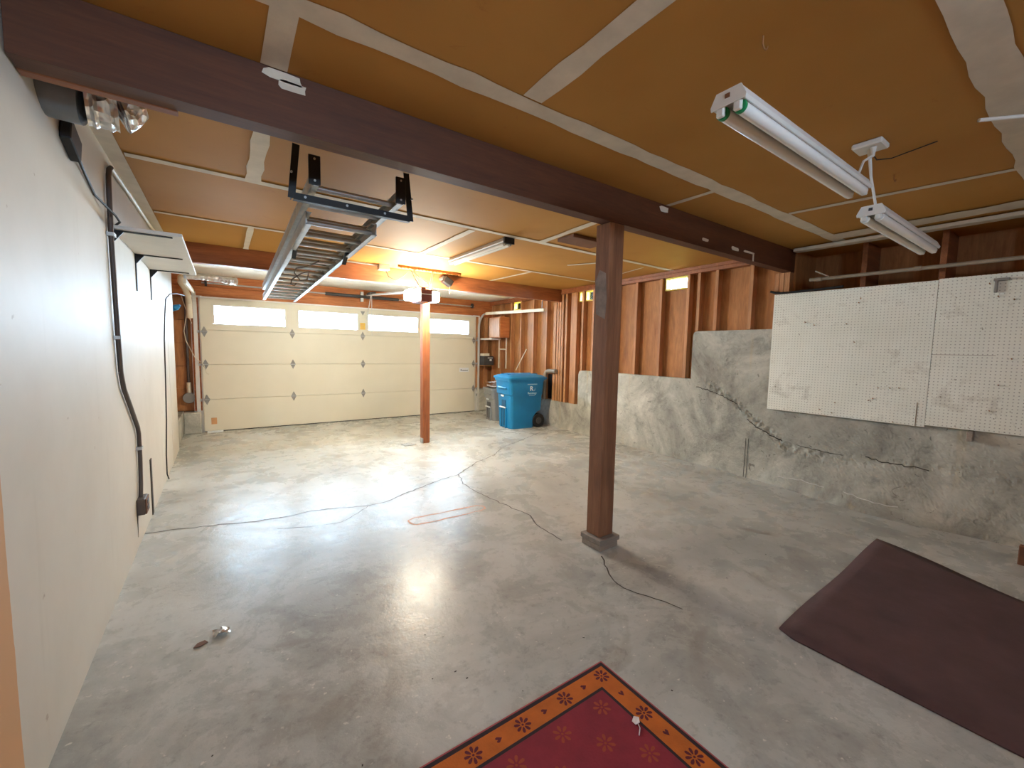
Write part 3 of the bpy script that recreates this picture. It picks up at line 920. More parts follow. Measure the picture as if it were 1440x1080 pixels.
def rungs(y0, y1, wd, zc):
    y = y0
    while y < y1:
        b = MB(); b.tube([(lx(y) - wd / 2 + 0.004, y, lz(y) + zc), (lx(y) + wd / 2 - 0.004, y, lz(y) + zc)], 0.017, 10); b.build('rung', mAlu, la, smooth=True)
        y += 0.305
rail('fly_rail', 2.92, 7.35, 0, 0.43, 0.0, 0.078)
rail('base_rail', 2.47, 6.85, 0, 0.485, 0.081, 0.075)
rungs(3.02, 7.3, 0.43, 0.042); rungs(2.60, 6.8, 0.485, 0.116)
for s in (-1, 1):
    b = MB(); x = lx(2.47) + s * 0.243
    b.obox((x - s * 0.01, 2.468, 2.325), (0.058, 0.012, 0.15)); ft = b.build('foot', mBlack, la, 0.002)
    for z in (2.27, 2.38):
        b = MB(); b.cyl((x - s * 0.01, 2.458, z), (x - s * 0.01, 2.463, z), 0.006, 8)
        b.build('rivet', mGalv, ft)
rope = [(0.72, 4.05, 2.15), (0.66, 4.2, 2.12), (0.58, 4.35, 2.115), (0.57, 4.4, 2.08), (0.62, 4.42, 2.02), (0.68, 4.42, 2.03), (0.70, 4.42, 2.11), (0.64, 4.45, 2.09), (0.56, 4.48, 2.03), (0.55, 4.5, 1.985), (0.58, 4.5, 1.975), (0.60, 4.52, 2.0)]
b = MB(); b.tube(rope, 0.006, 6); b.build('rope', mRope, la, smooth=True)
b = MB(); b.bar((lx(3.6) + 0.19, 3.62, 2.20), (lx(3.6) + 0.19, 3.78, 2.10), 0.03, 0.012); b.build('rung_lock', mBlack, la)
b = MB(); b.bar((lx(3.6) - 0.19, 3.62, 2.20), (lx(3.6) - 0.19, 3.78, 2.10), 0.03, 0.012); b.build('rung_lock', mBlack, la)

lb = thing('ladder_bracket', 'black perforated angle iron hanger bolted to the ceiling, holding the ladder end', 'bracket', (0.66, 2.64, 2.2))
YBR = 2.60
b = MB(); b.bar((0.342, YBR, 2.215), (1.0, YBR, 2.215), 0.006, 0.035); b.bar((0.342, YBR + 0.016, 2.198), (1.0, YBR + 0.016, 2.198), 0.036, 0.004); b.build('cross_bar', mBlack, lb)
for s, x in ((-1, 0.332), (1, 1.004)):
    b = MB()
    b.bar((x, YBR, 2.20), (x - s * 0.028, YBR, CZ - 0.003), 0.005, 0.036, (1, 0, 0)); b.bar((x, YBR + 0.018, 2.20), (x - s * 0.028, YBR + 0.018, CZ - 0.003), 0.036, 0.005, (1, 0, 0))
    st_ = b.build('strap', mBlack, lb)
    b = MB(); b.cyl((x, YBR - 0.028, 2.33), (x, YBR - 0.018, 2.33), 0.006, 8); b.build('bolt', mGalv, st_)
for x in (0.40, 0.62, 0.84):
    b = MB(); b.cyl((x, YBR - 0.006, 2.217), (x, YBR - 0.003, 2.217), 0.007, 8)
    b.build('bolt', mGalv, lb)

# ------------------------------------------------------------------ garage door opener
op = thing('garage_door_opener', 'garage door opener with two glowing lamps hung in front of the thin post', 'door opener', (2.30, 5.4, 2.0))
b = MB(); b.box(2.20, 5.33, 2.03, 2.372, 5.66, 2.195); b.box(2.215, 5.36, 2.195, 2.29, 5.6, 2.228); mo = b.build('motor_housing', mPlate, op, 0.01, seg=2)
b = MB(); b.box(2.21, 5.326, 2.125, 2.362, 5.3305, 2.135); b.build('trim_line', mPale, mo)
for (x0, x1) in ((2.04, 2.195), (2.377, 2.50)):
    b = MB(); b.box(x0, 5.36, 2.04, x1, 5.56, 2.185); b.build('lamp_lens', mLens, op, 0.035, seg=3, smooth=True)
for (x, y) in ((2.17, 5.42), (2.41, 5.42)):
    b = MB(); b.bar((x - 0.03 if x < 2.3 else x, y, CZ - 0.03), (2.21 if x < 2.3 else 2.368, y, 2.19), 0.03, 0.004, (0, 1, 0)); b.build('hanging_strap', mGalv, op)
b = MB(); b.bar((2.12, 5.44, 2.42), (2.40, 5.44, 2.27), 0.025, 0.004, (0, 1, 0)); b.build('brace', mGalv, op)
b = MB(); b.bar((1.92, 5.42, CZ - 0.016), (2.85, 5.42, CZ - 0.016), 0.003, 0.032, (0, 0, 1))
for k in range(18):
    b.box(1.95 + k * 0.05, 5.405, CZ - 0.042, 1.965 + k * 0.05, 5.419, CZ - 0.032)
b.build('ceiling_angle', mRusty, op)
b = MB(); b.bar((2.27, 5.66, 2.20), (2.27, 8.13, 2.385), 0.03, 0.03); b.build('drive_rail', mFix, op)
b = MB(); b.bar((2.27, 7.85, 2.345), (2.27, 8.14, 1.92), 0.03, 0.008, (1, 0, 0)); b.build('door_arm', mFix, op)
b = MB(); b.box(2.22, 7.7, 2.36, 2.32, 7.95, 2.40); b.build('trolley', mDGray, op, 0.004)
b = MB(); b.tube([(2.27, 7.8, 2.34), (2.27, 7.8, 2.0), (2.27, 7.8, 1.62)], 0.005, 6); b.build('release_cord', mFix, op)
b = MB(); b.tube([(1.80, 5.55, CZ - 0.07), (1.84, 5.55, 2.34), (1.93, 5.54, 2.30), (2.02, 5.5, 2.36), (2.09, 5.46, 2.45), (2.12, 5.44, 2.42), (2.14, 5.40, 2.34), (2.19, 5.318, 2.20)], 0.006, 6)
o = b.build('power_cord', mCable, op, smooth=True); o['label'] = 'dark drooping power cord'
b = MB(); b.box(1.70, 5.50, CZ - 0.075, 1.84, 5.60, CZ - 0.001); b.tube([(1.70, 5.55, CZ - 0.02), (1.2, 5.54, CZ - 0.02)], 0.011, 8)
tag(b.build('ceiling_outlet', mGalv, bevel=0.003), 'metal outlet box with conduit on the ceiling left of the opener', 'outlet')
fl = thing('flood_light', 'small dark lamp head on the far beam right of the opener', 'lamp', (2.72, 5.66, 2.35))
b = MB(); b.obox((2.72, 5.60, 2.375), (0.14, 0.11, 0.10), Matrix.Rotation(0.5, 3, 'Y')); b.build('head', mBlack, fl, 0.012, seg=2)
b = MB(); b.cyl((2.66, 5.60, 2.42), (2.66, 5.698, 2.42), 0.028, 12); b.build('socket', mDGray, fl, smooth=True)
b = MB(); b.cyl((2.745, 5.58, 2.30), (2.745, 5.58, 2.20), 0.003, 6); b.build('pull_chain', mCream, fl)

# ------------------------------------------------------------------ fluorescent fixtures
def fixture(label, p, L, green, hang=None, along='X', tilt=0.0, name='fluorescent_light'):
    """p = centre of the housing's lower face at its first end; runs along +X or +Y"""
    t = thing(name, label, 'light fixture', p, 'strip lights')
    M = Matrix.Rotation(PI / 2 if along == 'Y' else 0.0, 3, 'Z') @ Matrix.Rotation(-tilt, 3, 'Y')
    Q = lambda x, y, z: Vector(p) + M @ Vector((x, y, z))
    # housing: shallow trapezoid channel
    b = MB()
    prf = [(-0.052, 0.0), (-0.058, 0.012), (-0.040, 0.048), (0.040, 0.048), (0.058, 0.012), (0.052, 0.0), (0.018, 0.012), (-0.018, 0.012)]
    b.prism([Q(0, y, z) for y, z in prf], Q(L, 0, 0) - Q(0, 0, 0)); b.build('housing', mFix, t, 0.0015)
    b = MB(); b.prism([Q(-0.004, y * 1.03, z * 1.03 - 0.001) for y, z in ((-0.056, 0.0), (-0.058, 0.012), (-0.040, 0.049), (0.040, 0.049), (0.058, 0.012), (0.056, 0.0))], Q(0.005, 0, 0) - Q(0, 0, 0)); ec = b.build('end_cap', mFix, t)
    b = MB(); b.prism([Q(-0.006, y, z) for y, z in ((-0.006, 0.022), (0.010, 0.022), (0.010, 0.036), (-0.006, 0.036))], Q(0.002, 0, 0) - Q(0, 0, 0)); b.build('knockout', mBrownP if green else mDGray, ec)
    for s in (-1, 1):
        yt, zt_ = s * 0.0285, -0.010
        b = MB(); b.tube([Q(0.022, yt, zt_), Q(L - 0.022, yt, zt_)], 0.0205, 16); tb = b.build('tube_lamp', mTube, t, smooth=True)
        if green:
            b = MB(); b.tube([Q(0.016, yt, zt_), Q(0.030, yt, zt_)], 0.0212, 16); b.build('end_band', mGreen, tb, smooth=True)
        for xx in (0.0, L - 0.016):
            b = MB(); b.obox(Q(xx + 0.008, yt, -0.006), (0.016, 0.026, 0.042), M); b.build('lamp_holder', mFix, t, 0.004)
    return t
fa = fixture('long white twin tube light with green tube ends, nearest under the brown ceiling', (1.405, 0.79, 2.225), 1.24, True)
fb = fixture('second white twin tube light, hanging in line toward the pegboard', (2.74, 0.755, 2.12), 1.17, False)
fc = fixture('white twin tube light flat on the far ceiling before the opener', (2.32, 3.44, CZ - 0.0485), 1.20, False, along='Y')
b = MB(); b.box(2.262, 3.415, CZ - 0.06, 2.378, 3.436, CZ - 0.003); o = b.build('end_bracket', mBlack, fc); o['label'] = 'black end bracket'
jb = thing('junction_box', 'white ceiling junction box with two hanging cords above the strip lights', 'junction box', (2.77, 0.79, CZ))
b = MB(); b.box(2.70, 0.725, CZ - 0.03, 2.82, 0.85, CZ - 0.003); b.build('box', mFix, jb, 0.006)
for (x, y, xe, ye, ze) in ((2.745, 0.77, 2.625, 0.79, 2.273), (2.775, 0.79, 2.80, 0.757, 2.168)):
    b = MB(); b.tube([(x, y, CZ - 0.03), (x + 0.004, y, CZ - 0.07), (x + (xe - x) * 0.5, y + (ye - y) * .5 + 0.008, (CZ + ze) / 2), (xe, ye, ze + 0.02), (xe, ye, ze)], [0.014, 0.008, 0.006, 0.006, 0.006], 8); b.build('cord', mFix, jb, smooth=True)
b = MB(); b.tube([(2.82, 0.80, CZ - 0.02), (2.92, 0.80, CZ - 0.035), (3.0, 0.76, CZ - 0.02), (2.98, 0.58, CZ - 0.006)], 0.003, 6)
tag(b.build('wire_stub', mCable), 'dark loose wire sticking out from the white junction box on the ceiling', 'wire')
def hook(x, y, lab):
    b = MB(); pts = [(x, y, CZ - 0.001), (x, y, CZ - 0.02)] + [(x + 0.018 - 0.018 * math.cos(a), y, CZ - 0.02 - 0.018 * math.sin(a)) for a in (0.5, 1.2, 1.9, 2.6, 3.1)]
    b.tube(pts, 0.003, 6); tag(b.build('ceiling_hook', mRusty), lab, 'hook')
hook(1.555, 0.765, 'small dark hook in the brown ceiling left of the strip lights')
hook(3.334, 0.823, 'small dark hook in the ceiling right of the junction box')
b = MB(); b.cyl((2.75, 0.41, CZ - 0.05), (3.15, 0.05, CZ - 0.02), 0.008, 8)
tag(b.build('ceiling_rod', mFix, smooth=True), 'thin pale rod just below the ceiling at the far right', 'rod')
b = MB(); b.box(2.70, 2.92, CZ - 0.035, 3.14, 3.15, CZ - 0.004)
tag(b.build('ceiling_panel', mBrownP, bevel=0.003), 'flat brown wood panel on the ceiling just left of the near post', 'panel')

# ------------------------------------------------------------------ pegboards and what is around them
def pegboard(y0, y1, z0, z1, lab):
    b = MB(); b.box(4.826, y0, z0, 4.832, y1, z1); b.cur = 1
    for (a, c) in ((z0 - 0.0004, z0), (z1, z1 + 0.0004)):
        b.box(4.826, y0, a, 4.832, y1, c)
    o = b.build('pegboard', [mPeg, mPegEdge]); o = tag(o, lab, 'pegboard', 'pegboards on the concrete wall')
    b = MB()
    for y in (y0 + 0.1, (y0 + y1) / 2, y1 - 0.04):
        b.box(4.8325, y - 0.02, z0 + 0.02, 4.869, y + 0.02, z1 - 0.02)
    b.build('batten', mStud, o)
    return o
pa = pegboard(0.852, 2.085, 0.818, 2.033, 'stained white pegboard on the concrete wall, beside the bare studs')
pb = pegboard(-0.40, 0.849, 0.836, 2.042, 'paler white pegboard at the right edge, nearer the camera')
b = MB(); b.box(4.823, 0.905, 0.82, 4.8258, 0.909, 1.02); b.build('scratch', mPegEdge, pa)
b = MB(); b.box(4.823, 0.50, 1.425, 4.8258, 0.849, 1.4275); b.build('scratch', mPegEdge, pb)
pins = [(1.35, 1.93), (1.36, 1.89), (1.78, 1.73), (1.70, 1.70), (1.44, 1.70), (1.37, 1.53), (1.17, 1.12), (1.09, 1.125), (1.03, 1.13), (1.05, 0.83), (1.2, 1.02), (1.23, 1.0), (1.5, 0.85), (1.48, 0.95), (1.60, 0.87)]
for (y, z) in pins:
    b = MB(); b.cyl((4.8255, y, z), (4.806, y, z + 0.004), 0.0042, 6)
    b.build('peg_hook', mRusty, pa)
for (y, z) in ((0.57, 1.97), (0.52, 1.87), (0.44, 1.84), (0.42, 1.4), (0.47, 1.2), (0.50, 1.0)):
    b = MB(); b.cyl((4.8255, y, z), (4.806, y, z + 0.004), 0.0042, 6)
    b.build('peg_hook', mRusty, pb)
b = MB(); b.box(4.80, 0.528, 1.90, 4.8255, 0.545, 2.0); b.box(4.79, 0.47, 1.985, 4.8255, 0.55, 2.005)
tag(b.build('shelf_bracket', mGrayP, bevel=0.002), 'grey metal bracket near the top of the paler pegboard', 'bracket')
b = MB(); b.box(4.79, 0.568, 0.75, 4.8685, 0.602, 0.83)
tag(b.build('wood_block', mPad, bevel=0.003), 'little wood block sticking out under the paler pegboard', 'block')
b = MB(); b.tube([(4.845, 2.135, 2.075), (4.845, 2.08, 2.052), (4.848, 2.0, 2.047), (4.85, 1.7, 2.052), (4.852, 1.5, 2.06)], 0.012, 8)
tag(b.build('hose', mBlackR, smooth=True), 'black hose lying on the top edge of the stained pegboard', 'hose')
b = MB(); b.tube([(4.853, 1.78, 2.155), (4.853, 1.72, 2.152), (4.853, -1.5, 2.14)], [0.018, 0.0165, 0.0165], 10)
pp = tag(b.build('water_pipe', mOldPipe, smooth=True), 'long grey pipe running along the wall above the pegboards', 'pipe')
for y in (1.70, 0.99, 0.20):
    b = MB(); b.tube([(4.853, y - 0.022, 2.151), (4.853, y + 0.022, 2.151)], 0.0205, 12); b.build('coupling', mOldPipe, pp, smooth=True)
b = MB(); b.bar((4.86, 1.62, 2.166), (4.86, 1.74, 2.235), 0.018, 0.012); tag(b.build('pipe_handle', mOldPipe), 'short pale lever above the pipe near the end of the dark beam', 'lever')

# ------------------------------------------------------------------ right wall, far end
pi_ = thing('drain_pipe', 'old grey elbow pipe on the studs behind the blue cart', 'pipe', (4.95, 5.95, 0.9))
b = MB(); b.tube([(XW(5.7) - 0.04, 5.72, 1.03), (XW(6.0) - 0.04, 5.95, 1.025)], 0.040, 14); b.build('horizontal_run', mOldPipe, pi_, smooth=True)
b = MB(); pts = [(XW(6.0) - 0.04, 5.95 + 0.09 * math.sin(a), 0.935 + 0.09 * math.cos(a)) for a in (0, .4, .8, 1.2, PI / 2)] + [(XW(6.0) - 0.04, 6.05, 0.7), (XW(6.0) - 0.04, 6.055, 0.49)]
b.tube(pts, 0.034, 14); b.build('vertical_run', mOldPipe, pi_, smooth=True)
b = MB(); b.box(0.060, 5.882, 0.50, SO - 0.001, 6.068, 0.96, skew)
tag(b.build('vent_panel', mBlack), 'black panel low between the studs behind the pipe', 'panel')
cbx = thing('wooden_cabinet', 'orange wooden cabinet fixed high on the studs near the door track', 'cabinet', (4.93, 7.55, 1.66))
b = MB(); b.box(4.80, 7.36, 1.66, XW(7.3) - 0.001, 7.80, 2.09); b.build('body', mHeadX, cbx, 0.003)
b = MB(); b.box(4.788, 7.375, 1.675, 4.799, 7.785, 2.075); b.build('door', mPly, cbx, 0.002)
b = MB(); b.box(4.80, 7.70, 1.615, 5.03, 8.18, 1.655)
tag(b.build('wall_shelf', mShelf, bevel=0.003), 'short pinkish shelf board under the orange cabinet', 'shelf')
ob2 = thing('wall_frame', 'narrow open white frame on the wall below the orange cabinet', 'frame', (4.99, 7.5, 1.2))
b = MB()
for y in (7.40, 7.68):
    b.box(4.985, y, 1.0, 5.005, y + 0.022, 1.655)
b.build('upright', mTape, ob2)
b = MB(); b.box(4.985, 7.42, 1.40, 5.004, 7.68, 1.425); b.build('crossbar', mTape, ob2)
b = MB(); b.cyl((4.93, 6.95, 0.99), (XW(7.0) - 0.012, 6.72, 1.42), 0.010, 8)
tag(b.build('stick', mCream, smooth=True), 'thin pale stick leaning on the studs behind the blue cart', 'stick')
b = MB(); b.box(4.765, 7.93, 1.03, 5.06, 8.185, 1.05)
tag(b.build('corner_shelf', mPly, bevel=0.002), 'small plywood shelf in the corner right of the garage door', 'shelf')
bx = thing('black_box', 'black box with a white label on the corner shelf', 'box', (4.90, 8.05, 1.0505))
b = MB(); b.box(4.775, 7.96, 1.0505, 5.03, 8.16, 1.255); b.build('case', mDGray, bx, 0.004)
b = MB(); b.box(4.87, 7.958, 1.205, 5.0, 7.96, 1.222); b.box(4.92, 7.958, 1.145, 4.975, 7.96, 1.185); b.build('label_print', mWhite, bx)
b = MB(); b.box(4.78, 7.98, 1.2555, 4.93, 8.14, 1.315)
tag(b.build('small_box', mWhiteCeil, bevel=0.004), 'small cream carton on top of the black box', 'box')

# ------------------------------------------------------------------ carts
def cart(name, label, loc, rz, W, D, Hh, body_m, lid_m, dark_m, logo=True, lid=True, group=None):
    """local frame: front faces -X, D along X, W along Y"""
    t = thing(name, label, 'recycling cart', loc, group)
    t.rotation_euler = (0, 0, rz)
    def loop(z, x0, x1, wy, r=0.06, n=5):
        pts = []
        for (cx_, cy_, a0) in ((x1 - r, wy - r, 0), (x0 + r, wy - r, PI / 2), (x0 + r, -wy + r, PI), (x1 - r, -wy + r, 1.5 * PI)):
            for k in range(n):
                a = a0 + k / (n - 1) * PI / 2
                pts.append((cx_ + r * math.cos(a), cy_ + r * math.sin(a), z))
        return pts
    zs = [(0.0, 0.0, 0.66), (0.015, 0.0, 0.68), (0.18, -0.008, 0.69), (0.24, -0.010, 0.73), (0.285, -0.012, 0.80), (0.31, -0.013, 0.90), (0.58, -0.024, 0.92), (0.60, -0.046, 0.925), (0.80, -0.056, 0.945), (0.86, -0.064, 0.95)]
    b = MB(); rings = []
    for (f, xo, ln) in zs:
        k = (f / 0.86)
        wy = W / 2 * (0.84 + 0.08 * k + (0.05 if f >= 0.6 else 0))
        x1 = D * ln
        rings.append(loop(Hh * f / 0.98, xo, x1, wy))
    n = len(rings[0]); vs = [p for r in rings for p in r]
    b.poly(vs, [(i * n + k, i * n + (k + 1) % n, (i + 1) * n + (k + 1) % n, (i + 1) * n + k) for i in range(len(rings) - 1) for k in range(n)] + [tuple(range(n))[::-1]])
    if not lid:
        pass
    body = b.build('body', body_m, t, smooth=True, local=True)
    b = MB(); top = rings[-1]
    zt_ = Hh * 0.86 / 0.98
    rim = MB()
    r1 = loop(zt_ - 0.03, -0.082, D - 0.035, W / 2 + 0.0); r2 = loop(zt_ + 0.012, -0.082, D - 0.035, W / 2 + 0.0); r3 = loop(zt_ + 0.012, -0.05, D - 0.07, W / 2 - 0.035); r4 = loop(zt_ - 0.03, -0.05, D - 0.07, W / 2 - 0.035)
    rim.poly(r1 + r2 + r3 + r4, [(a * n + k, a * n + (k + 1) % n, ((a + 1) % 4) * n + (k + 1) % n, ((a + 1) % 4) * n + k) for a in range(4) for k in range(n)])
    rim.build('rim', body_m, t, smooth=True, local=True)
    if lid:
        l0 = loop(zt_ + 0.013, -0.10, D - 0.01, W / 2 + 0.022); l1 = loop(zt_ + 0.045, -0.10, D - 0.01, W / 2 + 0.022); l2 = loop(zt_ + 0.075, -0.05, D - 0.06, W / 2 - 0.05); l3 = loop(zt_ + 0.10, 0.08, D - 0.18, W / 2 - 0.15)
        b.poly(l0 + l1 + l2 + l3, [(a * n + k, a * n + (k + 1) % n, (a + 1) * n + (k + 1) % n, (a + 1) * n + k) for a in range(3) for k in range(n)] + [tuple(range(n))[::-1], tuple(range(3 * n, 4 * n))])
        ld = b.build('lid', lid_m, t, smooth=True, local=True)
        b = MB()
        for yy in (-0.12, 0.12):
            b.bar((-0.02, yy, zt_ + 0.088), (D - 0.1, yy, zt_ + 0.098), 0.02, 0.012)
        b.build('lid_rib', lid_m, ld, 0.004, local=True)
    # front lift pocket: dark recess flanked by posts, with its bar
    f = MB(); f.box(-0.030, -0.075, 0.04, -0.004, 0.075, Hh * 0.50)
    pk = f.build('lift_pocket', dark_m, t, 0.004, local=True)
    f = MB(); f.cyl((-0.046, -0.10, Hh * 0.37), (-0.046, 0.10, Hh * 0.37), 0.014, 10); f.build('lift_bar', mWhite, pk, smooth=True, local=True)
    f = MB(); f.box(-0.040, -0.105, 0.0, -0.002, -0.076, Hh * 0.36); f.box(-0.040, 0.076, 0.0, -0.002, 0.105, Hh * 0.36); f.box(-0.040, -0.016, 0.0, -0.029, 0.016, Hh * 0.36)
    f.build('lift_post', body_m, t, 0.005, local=True)
    f = MB(); f.box(-0.078, -0.16, Hh * 0.70, -0.05, 0.16, Hh * 0.74); f.build('front_grip', body_m, t, 0.01, local=True)
    f = MB(); f.box(-0.058, -0.05, Hh * 0.565, -0.045, 0.05, Hh * 0.595); f.build('front_print', mWhite, t, 0.0, local=True)
    for s in (-1, 1):
        f = MB(); yw = s * (W / 2 - 0.075)
        f.cyl((D - 0.135, yw - s * 0.035, 0.127), (D - 0.135, yw + s * 0.04, 0.127), 0.127, 28); wh = f.build('wheel', mBlackR, t, 0.012, smooth=True, local=True)
        f = MB(); f.cyl((D - 0.135, yw + s * 0.038, 0.127), (D - 0.135, yw + s * 0.046, 0.127), 0.06, 18); f.build('hub', mDGray, wh, 0.003, smooth=True, local=True)
    f = MB(); f.cyl((D - 0.135, -W / 2 + 0.08, 0.127), (D - 0.135, W / 2 - 0.08, 0.127), 0.012, 10); f.build('axle', mDGray, t, local=True)
    f = MB(); f.tube([(D - 0.05, -W / 2 + 0.06, zt_ - 0.02), (D + 0.03, -W / 2 + 0.06, zt_ + 0.02), (D + 0.03, W / 2 - 0.06, zt_ + 0.02), (D - 0.05, W / 2 - 0.06, zt_ - 0.02)], 0.014, 8); f.build('handle', lid_m, t, smooth=True, local=True)
    return t
CL = (4.17, 6.20, 0.0); CR = math.radians(-6)
W_, D_, HH_ = 0.60, 0.70, 1.0
bc = cart('recycling_cart', 'large blue wheeled recycling cart with white lettering by the far right wall', CL, CR, W_, D_, HH_, mBlue, mBlue, mBlueD)
b = MB(); ysd = -W_ / 2 * 0.985
# lettering on the side facing the room
def side(x, z, y=0.0):
    return (x, y, z)
def cart_text(txt, size, x, z, mat, bold=0.0, name='lettering'):
    cu = bpy.data.curves.new('t', 'FONT'); cu.body = txt; cu.size = size; cu.align_x = 'CENTER'; cu.align_y = 'CENTER'; cu.extrude = 0.001; cu.offset = bold
    tt = bpy.data.objects.new('t', cu); COL.objects.link(tt)
    dg = bpy.context.evaluated_depsgraph_get(); dg.update()
    me = bpy.data.meshes.new_from_object(tt.evaluated_get(dg)); bpy.data.objects.remove(tt)
    k = z / 0.86
    y = -(W_ / 2 * (0.84 + 0.08 * k + 0.05)) - 0.002
    me.transform(Matrix.Translation((x, y, z)) @ Matrix.Rotation(PI / 2 - 0.04, 4, 'X'))
    me.materials.clear(); me.materials.append(mat)
    o = bpy.data.objects.new(name, me); COL.objects.link(o); o.parent = bc
    return o
cart_text('R', 0.115, 0.385, 0.715, mWhite, 0.003, 'logo')
cart_text('Recology', 0.050, 0.40, 0.635, mPale, 0.001)
# small illegible line above and below, and the leaf stroke of the logo
b = MB()
def yat(z):
    return -(W_ / 2 * (0.84 + 0.08 * z / 0.86 + 0.05)) - 0.0025
for k in range(16):
    x = 0.30 + k * 0.0125
    b.box(x, yat(0.795) - 0.001, 0.788, x + 0.009, yat(0.795), 0.803)
for k in range(10):
    x = 0.335 + k * 0.0125
    b.box(x, yat(0.595) - 0.001, 0.591, x + 0.009, yat(0.595), 0.600)
b.prism([(0.43, yat(0.70), 0.672), (0.455, yat(0.70), 0.685), (0.462, yat(0.70), 0.735), (0.448, yat(0.70), 0.70)], (0, -0.001, 0))
b.build('lettering', mPale, bc, local=True)

gc = cart('waste_bin', 'grey wheeled bin full of papers, tucked behind the blue cart', (4.36, 7.02, 0.0), math.radians(-8), 0.46, 0.50, 0.72, mGray, mGray, mDGray, lid=False)
gc['category'] = 'bin'
for k in range(6):
    b = MB()
    cxx, cyy, czz = 4.42 + random.uniform(-0.02, 0.2), 7.0 + random.uniform(-0.08, 0.08), 0.672 + 0.020 * k
    M = Matrix.Rotation(random.uniform(-0.05, 0.05), 3, 'X') @ Matrix.Rotation(random.uniform(-0.05, 0.05), 3, 'Y') @ Matrix.Rotation(random.uniform(0, 3), 3, 'Z')
    g = []
    for i in range(5):
        for j in range(5):
            g.append(Vector((cxx, cyy, czz)) + M @ Vector(((i - 2) * 0.06, (j - 2) * 0.045, random.uniform(-0.007, 0.007))))
    b.poly(g, [(i * 5 + j, i * 5 + j + 1, (i + 1) * 5 + j + 1, (i + 1) * 5 + j) for i in range(4) for j in range(4)])
    o = b.build('paper', mPaper)
    sl = o.modifiers.new('thick', 'SOLIDIFY'); sl.thickness = 0.003
    tag(o, 'loose crumpled paper piled in the grey bin behind the blue cart', 'paper', 'papers in the grey bin')

# ------------------------------------------------------------------ floor things
# patterned rug
RX, RY = 1.358, 1.207
b = MB(); X0, Y0 = -0.45, -0.45
b.cur = 3; b.box(X0, Y0, 0.0015, RX, RY, 0.009)
def frame(d0, d1, mat, z):
    b.cur = mat
    x0, x1, y0, y1 = X0 + d0, RX - d0, Y0 + d0, RY - d0
    u0, u1, w0, w1 = X0 + d1, RX - d1, Y0 + d1, RY - d1
    b.poly([(x0, y0, z), (x1, y0, z), (x1, y1, z), (x0, y1, z), (u0, w0, z), (u1, w0, z), (u1, w1, z), (u0, w1, z)], [(0, 1, 5, 4), (1, 2, 6, 5), (2, 3, 7, 6), (3, 0, 4, 7)])
frame(0.006, 0.022, 2, 0.0092); frame(0.022, 0.104, 1, 0.0092); frame(0.104, 0.116, 2, 0.0092)
b.cur = 0; q = 0.116
b.poly([(X0 + q, Y0 + q, 0.0092), (RX - q, Y0 + q, 0.0092), (RX - q, RY - q, 0.0092), (X0 + q, RY - q, 0.0092)], [(0, 1, 2, 3)])
def flower(x, y, r, mat, n=8, a0=0.0, z=0.0099):
    b.cur = mat
    for k in range(n):
        a = a0 + 2 * PI * k / n; ca, sa = math.cos(a), math.sin(a)
        pts = []
        for j in range(8):
            t = 2 * PI * j / 8
            u = r * 0.62 + r * 0.38 * math.cos(t); w_ = r * 0.17 * math.sin(t) * (1.0 + 0.4 * math.cos(t))
            pts.append((x + u * ca - w_ * sa, y + u * sa + w_ * ca, z))
        b.poly(pts, [tuple(range(8))])
    b.poly([(x + 0.14 * r * math.cos(2 * PI * j / 8), y + 0.14 * r * math.sin(2 * PI * j / 8), z) for j in range(8)], [tuple(range(8))])
def heart(x, y, ang, s, mat, z=0.0099):
    b.cur = mat; ca, sa = math.cos(ang), math.sin(ang)
    pts = [(0, -1.0), (0.9, 0.25), (0.75, 0.85), (0.3, 0.9), (0, 0.35), (-0.3, 0.9), (-0.75, 0.85), (-0.9, 0.25)]
    b.poly([(x + s * (px * ca - py * sa), y + s * (px * sa + py * ca), z) for px, py in pts], [tuple(range(8))])
xb = 1.294
k = 0
while xb > X0 + 0.05:
    flower(xb, RY - 0.063, 0.034, 5, 8, 0.2 * k); heart(xb - 0.105, RY - 0.063, PI / 2, 0.013, 5); xb -= 0.21; k += 1
yb = 1.144 - 0.22
while yb > Y0 + 0.05:
    flower(RX - 0.063, yb, 0.034, 5, 8, 0.3); heart(RX - 0.063, yb + 0.11, 0, 0.013, 5); yb -= 0.21
for i in range(8):
    for j in range(8):
        fx, fy = 1.177 - i * 0.205 - (0.1 if j % 2 else 0), 1.033 - j * 0.112
        if fx > X0 + 0.16 and fy > Y0 + 0.16:
            flower(fx, fy, 0.036, 4, 7, 0.5 * i + j)
tag(b.build('patterned_rug', [mRugF, mRugO, mRugD, mRugE, mRugP, mRugM]), 'crimson rug with an orange flower border at the bottom of the view', 'rug')

# plain dark mat, slightly buckled
b = MB(); nx, ny = 22, 16
A, B_, C_, D__ = Vector((2.27, 0.86)), Vector((4.075, 0.915)), Vector((3.55, -0.30)), Vector((2.27, -0.30))
A = Vector((2.262, 0.86)); g = []
for i in range(nx + 1):
    for j in range(ny + 1):
        u, v_ = i / nx, j / ny
        p = (A * (1 - u) + B_ * u) * (1 - v_) + (D__ * (1 - u) + C_ * u) * v_
        if i == 0 and j == 0:
            p += Vector((0.03, 0.0))
        z = 0.010 + 0.0015 * math.sin(u * 9 + v_ * 4) * math.sin(v_ * 7 + 1)
        if v_ < 0.01:
            p = p + Vector((0, 0.004 * math.sin(u * 9)))
        if u > 0.99:
            p = p + Vector((0.02 * math.sin(v_ * 9), 0))
            z += 0.003 * max(0, math.sin(v_ * 8 - 1))
        g.append((p.x, p.y, z))
n = ny + 1
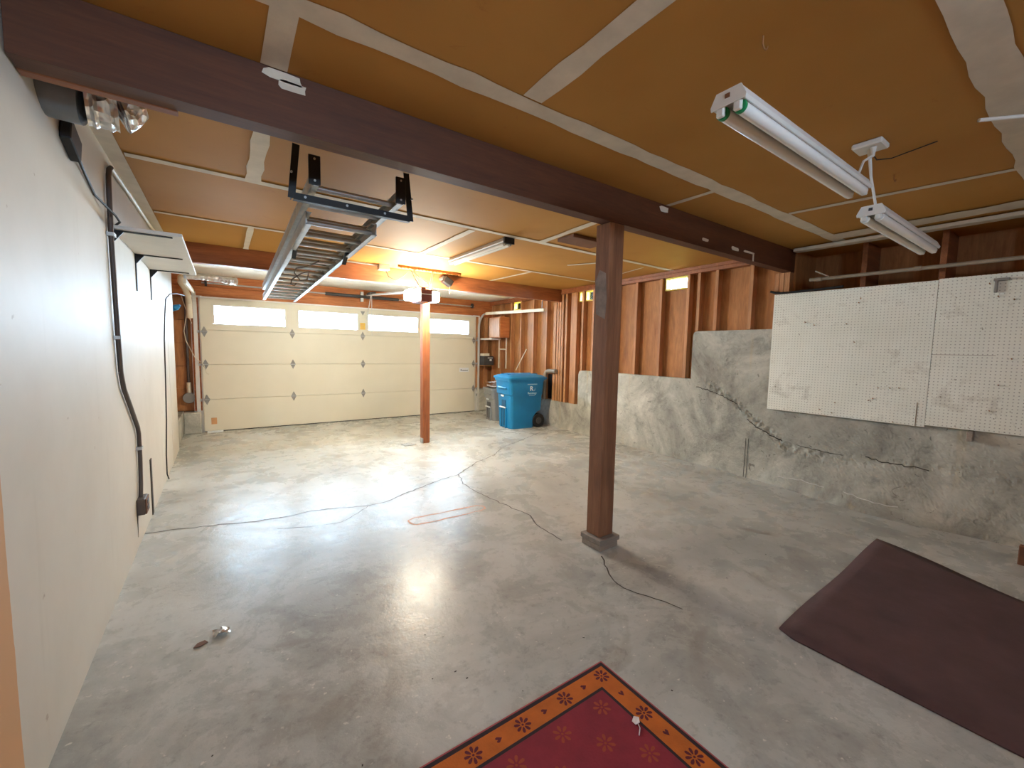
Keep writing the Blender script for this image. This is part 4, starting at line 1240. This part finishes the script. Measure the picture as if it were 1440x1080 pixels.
b.poly(g, [(i * n + j, (i + 1) * n + j, (i + 1) * n + j + 1, i * n + j + 1) for i in range(nx) for j in range(ny)])
o = b.build('floor_mat', mMat, smooth=True)
o.location.z = 0.0095
sl = o.modifiers.new('thick', 'SOLIDIFY'); sl.thickness = 0.008; sl.offset = -1
tag(o, 'plain dark purplish brown mat on the floor at the right', 'mat')

b = MB(); g = []
for i in range(7):
    for j in range(6):
        g.append((-0.047 + (i - 3) * 0.011 + random.uniform(-.005, .005), 2.362 + (j - 2.5) * 0.011 + random.uniform(-.005, .005), 0.004 + random.uniform(0, 0.02)))
b.poly(g, [(i * 6 + j, i * 6 + j + 1, (i + 1) * 6 + j + 1, (i + 1) * 6 + j) for i in range(6) for j in range(5)])
tag(b.build('foil_scrap', mFoil), 'crumpled scrap of silver foil on the floor near the left wall', 'scrap')
b = MB(); b.prism([(-0.155, 2.31, 0.001), (-0.13, 2.302, 0.003), (-0.10, 2.322, 0.001), (-0.112, 2.338, 0.004), (-0.14, 2.335, 0.002)], (0, 0, 0.004))
tag(b.build('dry_leaf', mBrownP), 'small brown leaf beside the foil scrap on the floor', 'leaf')
b = MB(); g = [(1.225, 0.925, 0.0105), (1.24, 0.93, 0.018), (1.255, 0.918, 0.016), (1.238, 0.90, 0.019), (1.222, 0.905, 0.014)]
b.prism(g, (0, 0, 0.003)); b.tube([(1.238, 0.915, 0.016), (1.225, 0.888, 0.014), (1.20, 0.872, 0.012)], 0.002, 5)
tag(b.build('lint', mPaper), 'tuft of white lint on the inner line of the patterned rug', 'lint')
b = MB(); b.box(2.10, 5.66, 0.0008, 2.27, 5.83, 0.005)
for k in range(5):
    b.box(2.115 + k * 0.03, 5.67, 0.005, 2.13 + k * 0.03, 5.82, 0.007)
tag(b.build('floor_drain', mGrayP), 'small flat drain grate in the floor left of the thin post', 'drain')
b = MB(); b.box(4.425, 0.19, 0.0, 4.485, 0.258, 0.13)
tag(b.build('wood_stub', mBrownP, bevel=0.004), 'brown upright wood stub at the far right edge by the mat', 'wood')
